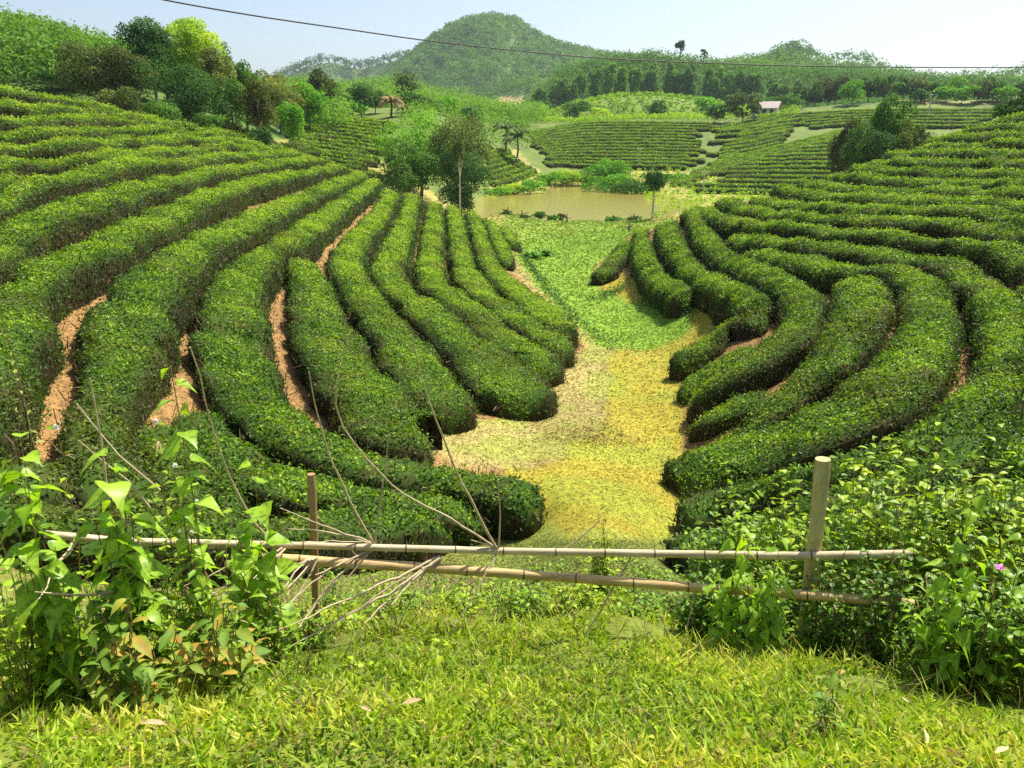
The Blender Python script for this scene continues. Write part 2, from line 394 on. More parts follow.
cov = np.where(isy | iss, cov*(1-gp) + np.array([.22,.28,.03])*gp, cov); cov = np.where(isl, cov*(1-gp*.35) + np.array([.26,.31,.04])*gp*.35, cov)
for _ in range(3):
    nn = RR < 90
    c2 = cov.copy(); c2[1:-1, 1:-1] = (cov[1:-1, 1:-1]*2 + cov[:-2, 1:-1] + cov[2:, 1:-1] + cov[1:-1, :-2] + cov[1:-1, 2:]) / 6
    cov = np.where(nn[..., None], c2, cov)
def cover_at(x, y):
    th = np.arctan2(x, y); lr = np.log(np.maximum(np.hypot(x, y), 0.36))
    i = np.rint(np.interp(th, TH, np.arange(len(TH)))).astype(int); j = np.rint(np.interp(lr, LR, np.arange(len(LR)))).astype(int)
    return cov[i, j]
gm = vcol_mat('ground_cover_soil')
mb = MB()
na, nr = TT.shape
idx = np.arange(na * nr).reshape(na, nr)
f = np.stack([idx[:-1, :-1], idx[:-1, 1:], idx[1:, 1:], idx[1:, :-1]], -1).reshape(-1, 4)
mb.add(np.stack([X, Y, ZZ], -1).reshape(-1, 3), f, 0, 0.5, cov.reshape(-1, 3))
# centre cap under the camera
ring = np.stack([X[:, 0], Y[:, 0], ZZ[:, 0]], -1); cc = np.array([[0, 0, ZZ[:, 0].mean()]])
jj = np.arange(na - 1)
mb.add(np.concatenate([ring, cc]), np.stack([jj, jj + 1, np.full(na-1, na)], -1), 0, 0.5, np.array(COL['verge']))
g = mb.build('ground', gm, smooth=(0,), cover=True); tag(g, kind='structure')
# pond water
WATER_Z = float(hit(580, 219)[2]) - 0.0
WATER_Z = -7.15
m, nt, out = new_mat('pond_water'); L = nt.links.new
p = N(nt, 'ShaderNodeBsdfPrincipled'); p.inputs['Base Color'].default_value = (0.30, 0.25, 0.06, 1); p.inputs['Roughness'].default_value = 0.12; p.inputs['IOR'].default_value = 1.33
no = N(nt, 'ShaderNodeTexNoise', i_Scale=2.5, i_Detail=4.0); geo = N(nt, 'ShaderNodeNewGeometry'); L(geo.outputs['Position'], no.inputs['Vector'])
b = N(nt, 'ShaderNodeBump', i_Strength=0.2, i_Distance=0.1); L(no.outputs['Fac'], b.inputs['Height']); L(b.outputs[0], p.inputs['Normal']); L(p.outputs[0], out.inputs[0])
mb = MB(); 
th = np.linspace(-0.12, 0.24, 40); rr = np.linspace(66, 140, 30); a, b_ = np.meshgrid(th, rr, indexing='ij')
wx = b_*np.sin(a); wy = b_*np.cos(a); ii = np.arange(a.size).reshape(a.shape)
ff = np.stack([ii[:-1,:-1], ii[:-1,1:], ii[1:,1:], ii[1:,:-1]], -1).reshape(-1,4)
w = mb.add(np.stack([wx, wy, wx*0+WATER_Z], -1).reshape(-1,3), ff); w = mb.build('pond_water', m); tag(w, kind='structure')
# ------------------------------------------------------------------ hedge centre lines
LEFT = [
 [(-60,74),(0,87),(40,94),(80,101),(120,109),(160,118),(200,127),(236,135)],
 [(-60,97),(0,103),(50,106),(90,110),(130,115),(165,121)],
 [(-60,122),(0,119),(60,117),(117,118),(160,122),(192,128)],
 [(-60,136),(0,131),(60,129),(117,127.5),(160,128),(195,131),(232,136)],
 [(-60,148),(0,143),(40,142),(98,139),(137,137.5),(195,137),(239,139.5),(262,142)],
 [(-60,168),(0,160),(40,157),(98,153),(150,149),(195,147),(238,145),(285,149)],
 [(-60,196),(-20,183),(10,174),(30,171)],
 [(-60,222),(0,197),(40,182),(78,171),(127,162),(180,160),(229,154),(297,153),(304,156)],
 [(-60,272),(0,236),(40,217),(78,203),(137,185),(180,177),(219,169),(268,163),(317,159),(325,161)],
 [(-60,440),(-42,390),(-10,330),(30,278),(80,250),(120,232),(160,215),(190,202),(229,187),(278,176),(336,167),(345,167)],
 [(150,512),(105,470),(95,430),(105,390),(116,345),(132,305),(160,270),(200,244),(240,224),(278,207),(307,194),(340,181),(362,173)],
 [(535,492),(470,480),(410,468),(350,455),(300,433),(262,405),(242,375),(232,340),(232,305),(240,278),(262,256),(295,235),(325,214),(352,196),(377,180)],
 [(432,430),(400,420),(368,395),(343,365),(327,335),(317,305),(309,278),(298,256)],
 [(450,401),(425,375),(405,342),(377,310),(355,282),(346,258),(360,233),(380,212),(392,190)],
 [(522,390),(487,358),(457,332),(427,305),(402,290),(388,268),(396,244),(405,222),(413,196)],
 [(547,362),(508,336),(477,312),(450,293),(432,278),(430,255),(433,230),(434,203)],
 [(560,343),(535,327),(505,308),(480,287),(464,264),(458,235),(453,207)],
 [(562,325),(530,298),(507,280),(490,262),(481,238),(472,212)],
 [(506,256),(499,238),(489,218)],
 [(514,240),(504,226)],
 [(490,507),(420,498),(340,490),(270,473),(215,443),(183,400)],
 [(-40,500),(40,512),(120,524),(210,530),(300,524),(400,514),(455,512)],
 [(-30,470),(30,480),(62,450)],
 [(232,508),(196,482),(170,448),(160,415)],
]
RIGHT = [
 [(1090,112),(1024,116),(1000,118),(986,123)],
 [(1090,122),(1024,125),(990,128),(960,132),(943,137)],
 [(1090,130),(1024,133),(980,135),(941,137),(932,141)],
 [(1090,141),(1024,141),(990,142),(951,144),(915,147)],
 [(1090,152),(1024,151),(970,151),(922,151),(892,154)],
 [(1090,163),(1024,161),(961,160),(902,160),(866,162)],
 [(1090,174),(1024,171),(961,171),(902,169),(866,166),(846,169)],
 [(1090,182),(1024,180),(961,180),(902,180),(853,174),(828,176)],
 [(1090,192),(1024,189),(961,189),(892,189),(843,187),(805,181)],
 [(1090,206),(1024,201),(961,199),(892,197),(824,195),(795,190),(779,186)],
 [(1090,221),(1024,214),(961,209),(902,206),(824,206),(777,203),(756,195)],
 [(1090,240),(1024,231),(961,223),(902,218),(824,218),(797,214),(758,210),(740,205),(728,199)],
 [(1090,272),(1024,253),(961,241),(902,235),(860,231),(797,226),(738,219),(711,213),(709,206)],
 [(690,503),(740,490),(800,475),(860,458),(920,436),(970,408),(1000,375),(1009,335),(1003,305),(985,283),(950,263),(902,254),(860,248),(816,243),(758,238),(730,237)],
 [(1040,470),(1048,420),(1055,370),(1058,330),(1050,300),(1035,280)],
 [(688,464),(720,454),(765,438),(812,421),(852,403),(888,380),(915,352),(930,320),(930,292),(910,272),(880,266),(853,266),(816,262),(777,254),(748,250)],
 [(730,425),(760,412),(792,388),(822,365),(846,340),(860,312),(862,285),(850,275)],
 [(690,388),(720,374),(752,360),(780,342),(800,320),(806,300),(792,286),(765,273),(735,259),(712,244),(699,225),(693,208)],
 [(762,302),(738,291),(712,279),(688,262),(673,240),(665,221)],
 [(695,352),(706,336),(722,322),(744,312),(765,312)],
 [(688,293),(668,284),(652,269),(643,250),(640,229)],
 [(604,271),(613,261),(622,250),(630,238)],
 [(760,505),(840,490),(920,470),(980,440),(1020,410)],
 [(700,436),(735,424),(765,410),(800,392)],
 [(690,412),(712,402),(745,388),(775,372)],
 [(686,380),(706,362),(735,345),(764,332)],
 [(1090,500),(1000,497),(920,505),(840,518),(770,532),(715,545)],
 [(1080,470),(1040,440),(1030,400),(1034,360)],
]
def catmull(p, per=8):
    p = np.asarray(p, float)
    if len(p) < 3:
        t = np.linspace(0, 1, per*2)[:, None]; return p[0]*(1-t)+p[-1]*t
    q = np.vstack([2*p[0]-p[1], p, 2*p[-1]-p[-2]])
    out = []
    for i in range(1, len(q)-2):
        for t in np.linspace(0, 1, per, endpoint=False):
            a, b, c, d = q[i-1], q[i], q[i+1], q[i+2]
            out.append(0.5*((2*b)+(-a+c)*t+(2*a-5*b+4*c-d)*t*t+(-a+3*b-3*c+d)*t**3))
    out.append(q[-2]); return np.array(out)
def resample(p, step):
    """step may be a function of position"""
    d = np.hypot(*np.diff(p[:, :2], axis=0).T); s = np.concatenate([[0], np.cumsum(d)])
    n = max(3, int(s[-1] / step) + 1); t = np.linspace(0, s[-1], n)
    return np.stack([np.interp(t, s, p[:, k]) for k in range(p.shape[1])], -1)
def lay(row, off=HED, near=(4.5, 58)):
    pix = catmull(row)
    pts = np.array([hit(u, v, off, near=near) for u, v in pix])[:, :2]
    # smooth the ground plan a little
    for _ in range(3):
        pts[1:-1] = pts[1:-1]*0.5 + (pts[:-2] + pts[2:])*0.25
    return pts
# ------------------------------------------------------------------ tea hedges
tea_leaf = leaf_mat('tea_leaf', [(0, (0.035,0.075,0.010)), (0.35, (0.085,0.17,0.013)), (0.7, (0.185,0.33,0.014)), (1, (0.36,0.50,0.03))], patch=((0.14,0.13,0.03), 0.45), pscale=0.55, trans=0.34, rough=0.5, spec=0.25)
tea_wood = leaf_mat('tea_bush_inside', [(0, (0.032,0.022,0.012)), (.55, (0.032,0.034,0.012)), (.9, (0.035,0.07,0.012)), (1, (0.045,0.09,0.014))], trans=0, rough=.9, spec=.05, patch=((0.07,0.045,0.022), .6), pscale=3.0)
tea_twig = leaf_mat('tea_twig', [(0, (0.05,0.03,0.018)), (.6, (0.12,0.075,0.04)), (1, (0.26,0.18,0.10))], trans=0, rough=.8, spec=.1)
def hedge_mesh(mb, path, hw, H=HED, seed=0, leaf_k=1.0, density=1.0, flush=0.0):
    """path: ground plan line; hw: half width along it. Body with a clipped round top, leaves over it."""
    r = np.random.default_rng(seed)
    d = np.hypot(*np.diff(path, axis=0).T); s0 = np.concatenate([[0], np.cumsum(d)]); tot = s0[-1]
    ex = np.array([.02, .05, .1, .16, .23, .31, .4, .5]) * min(1, tot / 2)
    s = np.unique(np.concatenate([s0, ex, tot - ex]))
    path = np.stack([np.interp(s, s0, path[:, 0]), np.interp(s, s0, path[:, 1])], -1); hw = np.interp(s, s0, hw)
    n = len(path)
    T = np.gradient(path, axis=0); T = T / np.maximum(np.hypot(T[:, 0], T[:, 1]), 1e-6)[:, None]
    S = np.stack([T[:, 1], -T[:, 0]], -1)
    e = np.minimum(s, tot - s); endk = np.sqrt(np.clip(1 - (1 - np.clip(e / 0.6, 0, 1))**2, 0.0004, 1))
    K = 11
    an = np.linspace(0, math.pi, K)
    u = -np.sign(np.cos(an)) * np.abs(np.cos(an)) ** 0.8; hgt = np.abs(np.sin(an)) ** float(np.interp(np.hypot(*path.T).mean(), [9, 20], [.20, .34]))
    hgt[0] = hgt[-1] = -0.12
    zc = gz(path[:, 0], path[:, 1])
    wob = 1 + 0.45 * fbm(s * 0.9 + seed * 3.1, s * 0 + seed, 3)
    hob = 1 + 0.42 * fbm(s * 1.1 + seed * 5.7, s * 0 + 9, 3)
    lump = fbm(path[:, 0][:, None] * 2.2 + u * 1.5 + seed, path[:, 1][:, None] * 2.2 + u * 2, 4) * 0.55
    wd = (hw * endk * wob)[:, None] * u[None] * (1 + lump * 0.6 * (hgt[None] > 0.2))
    cr0 = fbm(path[:, 0][:, None]*1.15 + u*.5 + seed, path[:, 1][:, None]*1.15 + u*.35, 2)
    crease = np.exp(-(cr0 / .05) ** 2) * float(np.interp(np.hypot(*path.T).mean(), [25, 40], [1, .4]))
    wd = wd * (1 - .16 * crease)
    xy = path[:, None] + S[:, None] * wd[..., None]
    zg = gz(xy[..., 0], xy[..., 1])
    zb = zg * 0.6 + zc[:, None] * 0.4
    hh = H * (endk) * hob
    z = np.where(hgt[None] < 0, zg - 0.05, zb * np.minimum(hgt, 1) + zg * (1 - np.clip(hgt, 0, 1)) + hh[:, None] * hgt[None] * (1 + lump * 0.5 - .24 * crease))
    V_ = np.concatenate([xy, z[..., None]], -1)
    ii = np.arange(n * K).reshape(n, K)
    f = np.stack([ii[:-1, :-1], ii[:-1, 1:], ii[1:, 1:], ii[1:, :-1]], -1).reshape(-1, 4)
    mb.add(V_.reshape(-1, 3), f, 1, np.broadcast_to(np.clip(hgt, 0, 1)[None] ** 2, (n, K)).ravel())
    # leaves
    a = V_[:-1, :-1]; b = V_[:-1, 1:]; c = V_[1:, 1:]; dd = V_[1:, :-1]
    nr_ = np.cross(b - a, dd - a); area = np.linalg.norm(nr_, axis=-1); nr_ = norm(nr_)
    up = nr_[..., 2].mean(); 
    if up < 0: nr_ = -nr_
    cen = (a + c) / 2; rr_ = np.linalg.norm(cen, axis=-1)
    ls = np.clip(np.interp(rr_, [16, 30], [.0036, .0029]) * rr_, 0.058, 0.30) * leaf_k           # leaf (or sprig) length grows with range
    eend = np.minimum(s, tot - s)[:-1, None]
    bare = smooth01((1.1 - eend) / 1.0) * np.clip(fbm(cen[..., 0]*2.5, cen[..., 1]*2.5, 3)*3 + .1, 0, .7) + smooth01((fbm(cen[..., 0]*.9 + seed, cen[..., 1]*.9, 3) - .10) / .10) * smooth01((19 - rr_) / 6) * .6
    hrel = np.minimum(1, np.maximum(0, (hgt[:-1] + hgt[1:]) / 2))[None] * np.ones_like(area)
    dens = density * 4.2 / (ls * ls) * np.where(hrel > 0.9, 1.0, np.interp(rr_, [14, 26], [.40, .28]) + .55 * hrel)
    # skip what faces away far from view only by fewer leaves, never none
    bare = np.clip(bare, 0, .85); dens = dens * (1 - bare)
    cnt = r.poisson(area * dens)
    k = np.repeat(np.arange(cnt.size), cnt.ravel())
    if len(k):
        fu = r.uniform(0, 1, (len(k), 1)); fv = r.uniform(0, 1, (len(k), 1))
        A_ = a.reshape(-1, 3)[k]; B_ = b.reshape(-1, 3)[k]; C_ = c.reshape(-1, 3)[k]; D_ = dd.reshape(-1, 3)[k]
        p = (A_*(1-fu) + B_*fu)*(1-fv) + (D_*(1-fu) + C_*fu)*fv
        nn = nr_.reshape(-1, 3)[k]; l = ls.ravel()[k]; hr = hrel.ravel()[k]
        p = p + nn * (np.where(r.random((len(k), 1)) < .1, r.uniform(.6, 1.5, (len(k), 1)), r.uniform(-0.3, 0.7, (len(k), 1))) * np.minimum(l, 0.14)[:, None])
        # light young shoots on top; older flank leaves, flank shade added in the tint
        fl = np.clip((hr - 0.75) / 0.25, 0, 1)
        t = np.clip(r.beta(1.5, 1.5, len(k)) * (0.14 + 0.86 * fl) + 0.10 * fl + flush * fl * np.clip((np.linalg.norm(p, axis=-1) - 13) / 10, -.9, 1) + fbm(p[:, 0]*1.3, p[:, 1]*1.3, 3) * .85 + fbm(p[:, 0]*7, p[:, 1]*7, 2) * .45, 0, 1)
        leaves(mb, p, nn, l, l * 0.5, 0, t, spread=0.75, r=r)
    twigs(mb, cen, nr_, area, hrel, bare, rr_, r)
def twigs(mb, cen, nr_, area, hrel, bare, rr_, r):
    cnt = r.poisson(area * np.where(rr_ < 24, 1, 0) * (26 * (hrel < .93) + 90 * bare))
    k = np.repeat(np.arange(cnt.size), cnt.ravel())
    if not len(k): return
    p = cen.reshape(-1, 3)[k] + r.normal(0, .07, (len(k), 3)); nn = nr_.reshape(-1, 3)[k]
    d = norm(nn * .5 + np.array([0, 0, .9]) + r.normal(0, .5, (len(k), 3)))
    L = r.uniform(.08, .2, len(k))[:, None]; sd = norm(np.cross(d, r.normal(0, 1, (len(k), 3)))) * (.0014 * np.linalg.norm(p, axis=-1).clip(3, 20) * .3 + .0025)[:, None]
    v = np.stack([p - sd, p + sd, p + d*L + sd*.5, p + d*L - sd*.5], 1).reshape(-1, 3)
    mb.add(v, np.arange(len(k)*4).reshape(-1, 4), 2, np.repeat(r.uniform(0, 1, len(k)), 4))
def smooth1(a, k=5):
    for _ in range(k): a[1:-1] = a[1:-1]*0.5 + (a[:-2]+a[2:])*0.25
    return a
ORD = ['first','second','third','fourth','fifth','sixth','seventh','eighth','ninth','tenth','eleventh','twelfth','thirteenth','fourteenth','fifteenth','sixteenth','seventeenth','eighteenth','nineteenth','twentieth','twenty-first','twenty-second','twenty-third','twenty-fourth','twenty-fifth','twenty-sixth']
def hedges(R, side, labels):
    laid = [lay(r) for r in R]
    hs = [HED * float(np.interp(np.hypot(*p.T).mean(), [8, 14, 28], [.66, .80, 1.08])) for p in laid]
    laid = [lay(r, h) for r, h in zip(R, hs)]
    low = {19: .8, 23: .6, 24: .6, 25: .65} if side == 'right' else {18: .8, 19: .8}
    allp = [resample(p, 0.3) for p in laid]
    for i, p in enumerate(laid):
        rm = np.hypot(*p.T).mean()
        q = resample(p, 0.16 if rm < 14 else (0.25 if rm < 28 else 0.4))
        oth = np.vstack([a for j, a in enumerate(allp) if j != i])
        dist = np.array([np.hypot(*(oth - c).T).min() for c in q])
        rq = np.hypot(*q.T); kn = (.46 if i in (9, 10) else .51 if i in (11, 12, 13, 14) else .54) if side == 'left' else .59
        hw = smooth1(np.clip(dist * np.interp(rq, [9, 18, 28], [kn, 0.46, 0.43]) - 0.02, 0.62 if (side == 'right' and i == 21) else 0.36, 0.95), 8)
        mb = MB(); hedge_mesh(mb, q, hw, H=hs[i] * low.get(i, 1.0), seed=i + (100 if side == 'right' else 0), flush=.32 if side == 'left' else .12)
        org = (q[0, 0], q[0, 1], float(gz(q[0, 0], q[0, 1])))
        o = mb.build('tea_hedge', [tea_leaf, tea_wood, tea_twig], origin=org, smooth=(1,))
        tag(o, labels[i], 'tea hedge', f'clipped tea hedges on the {side} hill')
LL = [f'{ORD[i]} tea hedge of the left hill counted down from its crest' for i in range(20)] + ['low tea hedge end pointing at the yellow ground just above the nearest left hedge', 'nearest tea hedge of the left hill, lying just behind the bamboo rails', 'short tea hedge piece at the left edge behind the leafy weeds', 'short tea hedge closing the bottom of the near left furrow behind the tallest weed']
LR_ = [f'{ORD[i]} tea hedge of the right hill counted down from its crest' for i in range(13)] + [
 'long tea hedge of the right hill that bends round and ends beside the yellow ground',
 'outer tea hedge bending down along the right frame edge', 'tea hedge bending round inside the long outer one on the right hill',
 'inner bending tea hedge starting between two level ones', 'tea hedge winding from the far nose of the right hill to its rough lower end',
 'tea hedge running down the nose of the right hill beside the winding one', 'short humped tea hedge at the foot of the right hill above the yellow ground',
 'tea hedge with a rounded end facing the bright grass', 'lowest small tea hedge lobe at the tip of the right hill',
 'near tea hedge above the shrubs on the right', 'rough low tea hedge with brown twigs near the old mossy post', 'small ragged tea hedge end beside the yellow ground',
 'low ragged tea hedge squeezed in above the winding hedge end', 'nearest tea hedge of the right hill, behind the mossy post and shrubs', 'tea hedge at the right frame edge above the bright shrubs']
hedges(LEFT, 'left', LL)
hedges(RIGHT, 'right', LR_)
# ------------------------------------------------------------------ trees
bark = solid_mat('bark', (0.10,0.075,0.05), (0.26,0.21,0.16), scale=6, stretch=(3,3,0.6), bump=0.8)
pale_bark = solid_mat('pale_bark', (0.36,0.31,0.24), (0.62,0.57,0.48), scale=5, stretch=(3,3,0.6), bump=0.6)
def fol(name, a, b, c, trans=0.3, **k):
    g = lambda q: tuple(min(v*1.75, .7) for v in q)
    return leaf_mat(name, [(0, g(a)), (0.5, g(b)), (1, g(c))], trans=trans, rough=.65, spec=.1, **k)
FM = dict(
 dark = fol('dark_foliage', (0.014,0.036,0.010), (0.030,0.078,0.016), (0.060,0.13,0.025)),
 mid = fol('mid_foliage', (0.022,0.058,0.010), (0.05,0.12,0.016), (0.10,0.20,0.03)),
 bright = fol('bright_foliage', (0.04,0.11,0.010), (0.09,0.22,0.016), (0.19,0.34,0.03)),
 lime = fol('lime_foliage', (0.10,0.18,0.015), (0.22,0.33,0.02), (0.38,0.48,0.05)),
 olive = fol('olive_foliage', (0.030,0.052,0.014), (0.062,0.095,0.022), (0.12,0.155,0.04)),
 brown = fol('brownish_foliage', (0.028,0.042,0.012), (0.056,0.078,0.02), (0.10,0.12,0.03)),
 pale = fol('pale_foliage', (0.06,0.075,0.02), (0.12,0.145,0.035), (0.20,0.22,0.06)),
 wood = fol('forest_foliage', (0.028,0.07,0.012), (0.065,0.14,0.02), (0.12,0.23,0.035)),
 young = fol('plantation_foliage', (0.05,0.11,0.014), (0.10,0.19,0.022), (0.17,0.29,0.04)),
 deadleaf = fol('dead_palm_foliage', (0.10,0.065,0.03), (0.17,0.13,0.05), (0.24,0.22,0.08)),
)
def crown(mb, c, R, lobes, nl, ls, r, mat=0, dense=0.55, flat=0.0, tint0=0.0):
    c = np.asarray(c, float); R = np.asarray(R, float)
    q = norm(r.normal(0, 1, (lobes, 3))) * (r.uniform(0.05, 1, (lobes, 1)) ** 0.5) * (1 - dense * 0.42)
    if flat: q[:, 2] *= 1 - flat
    lr_ = r.uniform(0.15, 0.42, lobes) * (1.0 if lobes > 18 else 1.35)
    q /= np.max(np.abs(q) + lr_[:, None] * .9, axis=0)
    w = lr_ ** 2; k = r.choice(lobes, nl, p=w / w.sum())
    d = norm(r.normal(0, 1, (nl, 3))); d[:, 2] = np.where(d[:, 2] < -0.35, -d[:, 2], d[:, 2])
    p = q[k] + d * lr_[k][:, None] * r.uniform(0.72, 1.12, (nl, 1))
    lob_t = r.uniform(-0.22, 0.22, lobes)
    t = np.clip(0.5 + lob_t[k] + r.normal(0, 0.16, nl) + tint0, 0.02, 0.98)
    leaves(mb, c + p * R, norm(d + np.array([0, 0, 0.35])), ls, ls * 0.62, mat, t, spread=0.5, r=r)
def tree(name, px, ytop, r_, wpx, kind, label, group=None, crown_from=0.25, seed=0, cat='tree', trunk=True, lobes=38, nk=1.0, trunk_mat=None, dense=0.55, ybase=None, trunk_w=None, lean=0.0, single=False, cyl=False):
    r = np.random.default_rng(seed + int(px * 7) + int(r_))
    x, y, t = [float(v) for v in ray(px, ytop)]
    bx, by = x * r_, y * r_; bz = float(gz(bx, by)); top = t * r_
    if ybase is not None:
        bx0, by0, t0 = [float(v) for v in ray(px, ybase)]
    H = max(top - bz, 1.0); Wd = wpx * r_ / F / 2 * 1.2
    sl = r_ / F
    zc0 = bz + H * crown_from
    Rz = (top - zc0) / 2
    base = np.array([bx, by, bz])
    ls = max(0.13, 2.3 * sl)
    n = int(np.clip(nk * 18 * (wpx * (Rz * 2 / sl)) / 5.5, 80, 9000))
    def local(mb_): mb_.v = [v - base.astype(np.float32) for v in mb_.v]
    fm = MB()
    if lobes > 18 and not cyl:
        crown(fm, (bx + lean * Wd, by, zc0 + Rz), (Wd, Wd, Rz), lobes, n, ls, r, dense=dense)
    else:
        crown(fm, (bx + lean * Wd, by, zc0 + Rz), (Wd, Wd, Rz), lobes, n, ls, r, dense=dense)
    tw = trunk_w if trunk_w else max(0.10, H * 0.022)
    wm = MB()
    zs = np.linspace(-0.15, H * (crown_from + (1 - crown_from) * 0.7), 7)
    wob = np.cumsum(r.normal(0, 0.03 * H / 6, (7, 2)), 0); wob[0] = 0
    tp = np.stack([bx + wob[:, 0] + lean * Wd * (zs / H), by + wob[:, 1], bz + zs], -1)
    tube(wm, tp, np.linspace(tw, tw * 0.35, 7), k=7)
    for i in range(5):
        h0 = r.uniform(max(0.15, crown_from * 0.8), min(0.75, crown_from + 0.45)); j = h0 * H
        p0 = np.array([np.interp(j, zs, tp[:, 0]), np.interp(j, zs, tp[:, 1]), bz + j]); a = r.uniform(0, 6.28)
        e = p0 + np.array([math.cos(a) * Wd * 0.65, math.sin(a) * Wd * 0.65, H * r.uniform(0.1, 0.28)])
        m_ = (p0 + e) / 2 + np.array([0, 0, -0.03 * H]); tube(wm, [p0, m_, e], [tw * 0.45, tw * 0.3, tw * 0.12], k=5)
    if single:
        for key, fl in list(wm.f.items()): pass
        # a small shrub or far tree: foliage and stem in one mesh
        for vv, tt, cc in zip(wm.v, wm.t, wm.c): pass
        off = fm.n
        for (k_, m_), fl in wm.f.items(): fm.f.setdefault((k_, 1), []).extend([q + off for q in fl])
        fm.v += wm.v; fm.t += wm.t; fm.c += wm.c; fm.n += wm.n
        o = fm.build(name, [FM[kind], trunk_mat or bark], origin=base); tag(o, label, cat, group); return o
    e = empty(name, base); tag(e, label, cat, group)
    local(fm); local(wm)
    fm.build('crown', FM[kind], parent=e)
    if trunk: wm.build('trunk', trunk_mat or bark, parent=e, smooth=(0,))
    return e
def palm(px, ytop, r_, hpx, label, group=None, kind='mid', seed=0, nf=13, dead=False, wide=0.42):
    r = np.random.default_rng(seed + int(px))
    x, y, t = [float(v) for v in ray(px, ytop)]
    base = np.array([x * r_, y * r_, float(gz(x * r_, y * r_))]); H = t * r_ - base[2]
    H = max(H, 2.0); e = empty('palm_tree', base); tag(e, label, 'palm', group)
    wm = MB(); tube(wm, [(0, 0, -0.1), (0.05*H, 0, H*0.4), (0.03*H, 0, H*0.72)], [0.2, 0.15, 0.13], k=7); wm.build('trunk', bark, parent=e, smooth=(0,))
    fm = MB(); top = np.array([0.03*H, 0, H*0.72]); Lf = max(1.2, H * wide)
    for i in range(nf):
        a = i * 2.4; el = r.uniform(0.1, 1.25); s = np.linspace(0, 1, 6)
        out = s * Lf * math.cos(el * 0.8); up_ = s * Lf * math.sin(el) * 0.9 - s**2 * Lf * 0.55
        c = np.stack([top[0] + out*math.cos(a), top[1] + out*math.sin(a), top[2] + up_], -1)
        sd = np.array([-math.sin(a), math.cos(a), 0]); w_ = Lf * 0.17 * np.sin(math.pi * np.clip(s*0.9+0.1, 0, 1))[:, None]
        v = np.concatenate([c - sd*w_ - [0,0,.12*Lf]*np.array([[1]]), c, c + sd*w_ - [0,0,.12*Lf]*np.array([[1]])]); j = np.arange(5)
        f = np.concatenate([np.stack([j, j+6, j+7, j+1], -1), np.stack([j+6, j+12, j+13, j+7], -1)])
        fm.add(v, f, 0, r.uniform(0.2, 0.9))
    fm.build('crown', FM['deadleaf' if dead else kind], parent=e)
    return e
# behind the left hill
T = [
 (90,38,72,62,'olive','broad grey-green tree behind the left hill, leftmost of the clump',.12,.5),
 (118,45,70,56,'brown','brownish thin tree with bare forking branches behind the left hill',.15,.45),
 (60,55,80,50,'mid','low green tree at the left edge of the clump behind the left hill',.1,.5),
 (146,19,74,42,'dark','tall dark cone-shaped tree standing above the clump',.3,.6),
 (186,17,78,46,'lime','tall tree with yellow-green crown, highest of the clump',.38,.4),
 (183,58,66,66,'dark','wide dark glossy tree in the middle of the clump',.05,.7),
 (118,42,82,50,'mid','mid-green tree rising behind the brownish thin one',.1,.5),
 (160,42,80,50,'mid','mid-green tree between the cone-shaped and the yellow-green one',.1,.5),
 (207,38,84,40,'mid','green tree behind the yellow-green one on its right side',.15,.45),
 (88,44,84,50,'mid','green tree behind the grey-green one',.1,.5),
 (212,48,74,30,'pale','lacy pale tree at the right of the yellow-green one',.25,.2),
 (228,80,68,30,'mid','bushy green tree right of the dark glossy tree',.08,.6),
 (241,62,80,26,'mid','narrow green tree with pointed top near the brown-topped one',.1,.55),
 (276,70,92,42,'pale','rounded pale olive tree behind the brown-topped one',.12,.5),
 (306,76,98,36,'bright','bright green round tree near the left terraced field',.08,.65),
 (322,70,112,26,'brown','small brownish tree behind the bright green round one',.1,.5),
 (290,98,84,24,'bright','low bright green tree beside the reddish trunk tree',.08,.5),
]
for i, (px, yt, r_, wpx, k, lab, cf, dn) in enumerate(T):
    tree('broadleaf_tree', px, yt, r_, wpx, k, lab, 'trees behind the left hill', cf, seed=i, dense=dn, trunk_mat=pale_bark if i in (1, 4, 10) else None)
tree('broadleaf_tree', 257, 78, 60, 30, 'brown', 'small brown-topped tree with a pale straight trunk on bare earth', 'trees behind the left hill', .36, seed=40, trunk_mat=pale_bark, trunk_w=.16, dense=.6)
for i, (px, yt, r_, wpx, k, lab) in enumerate([
 (262,128,57,22,'dark','low dark bush on bare earth under the brown-topped tree'),
 (232,116,60,26,'olive','low olive bush left of the brown-topped tree'),
 (208,112,60,26,'mid','low green bush under the dark glossy tree'),
 (290,140,56,38,'olive','grey-green low bush at the far rim of the left hill'),
 (118,88,62,34,'olive','low olive scrub bush at the foot of the clump'),
 (158,98,62,36,'mid','low mid-green bush at the foot of the dark glossy tree'),
]):
    tree('bush', px, yt, r_, wpx, k, lab, 'bushes behind the left hill', .02, seed=60+i, cat='bush', lobes=14, single=True)
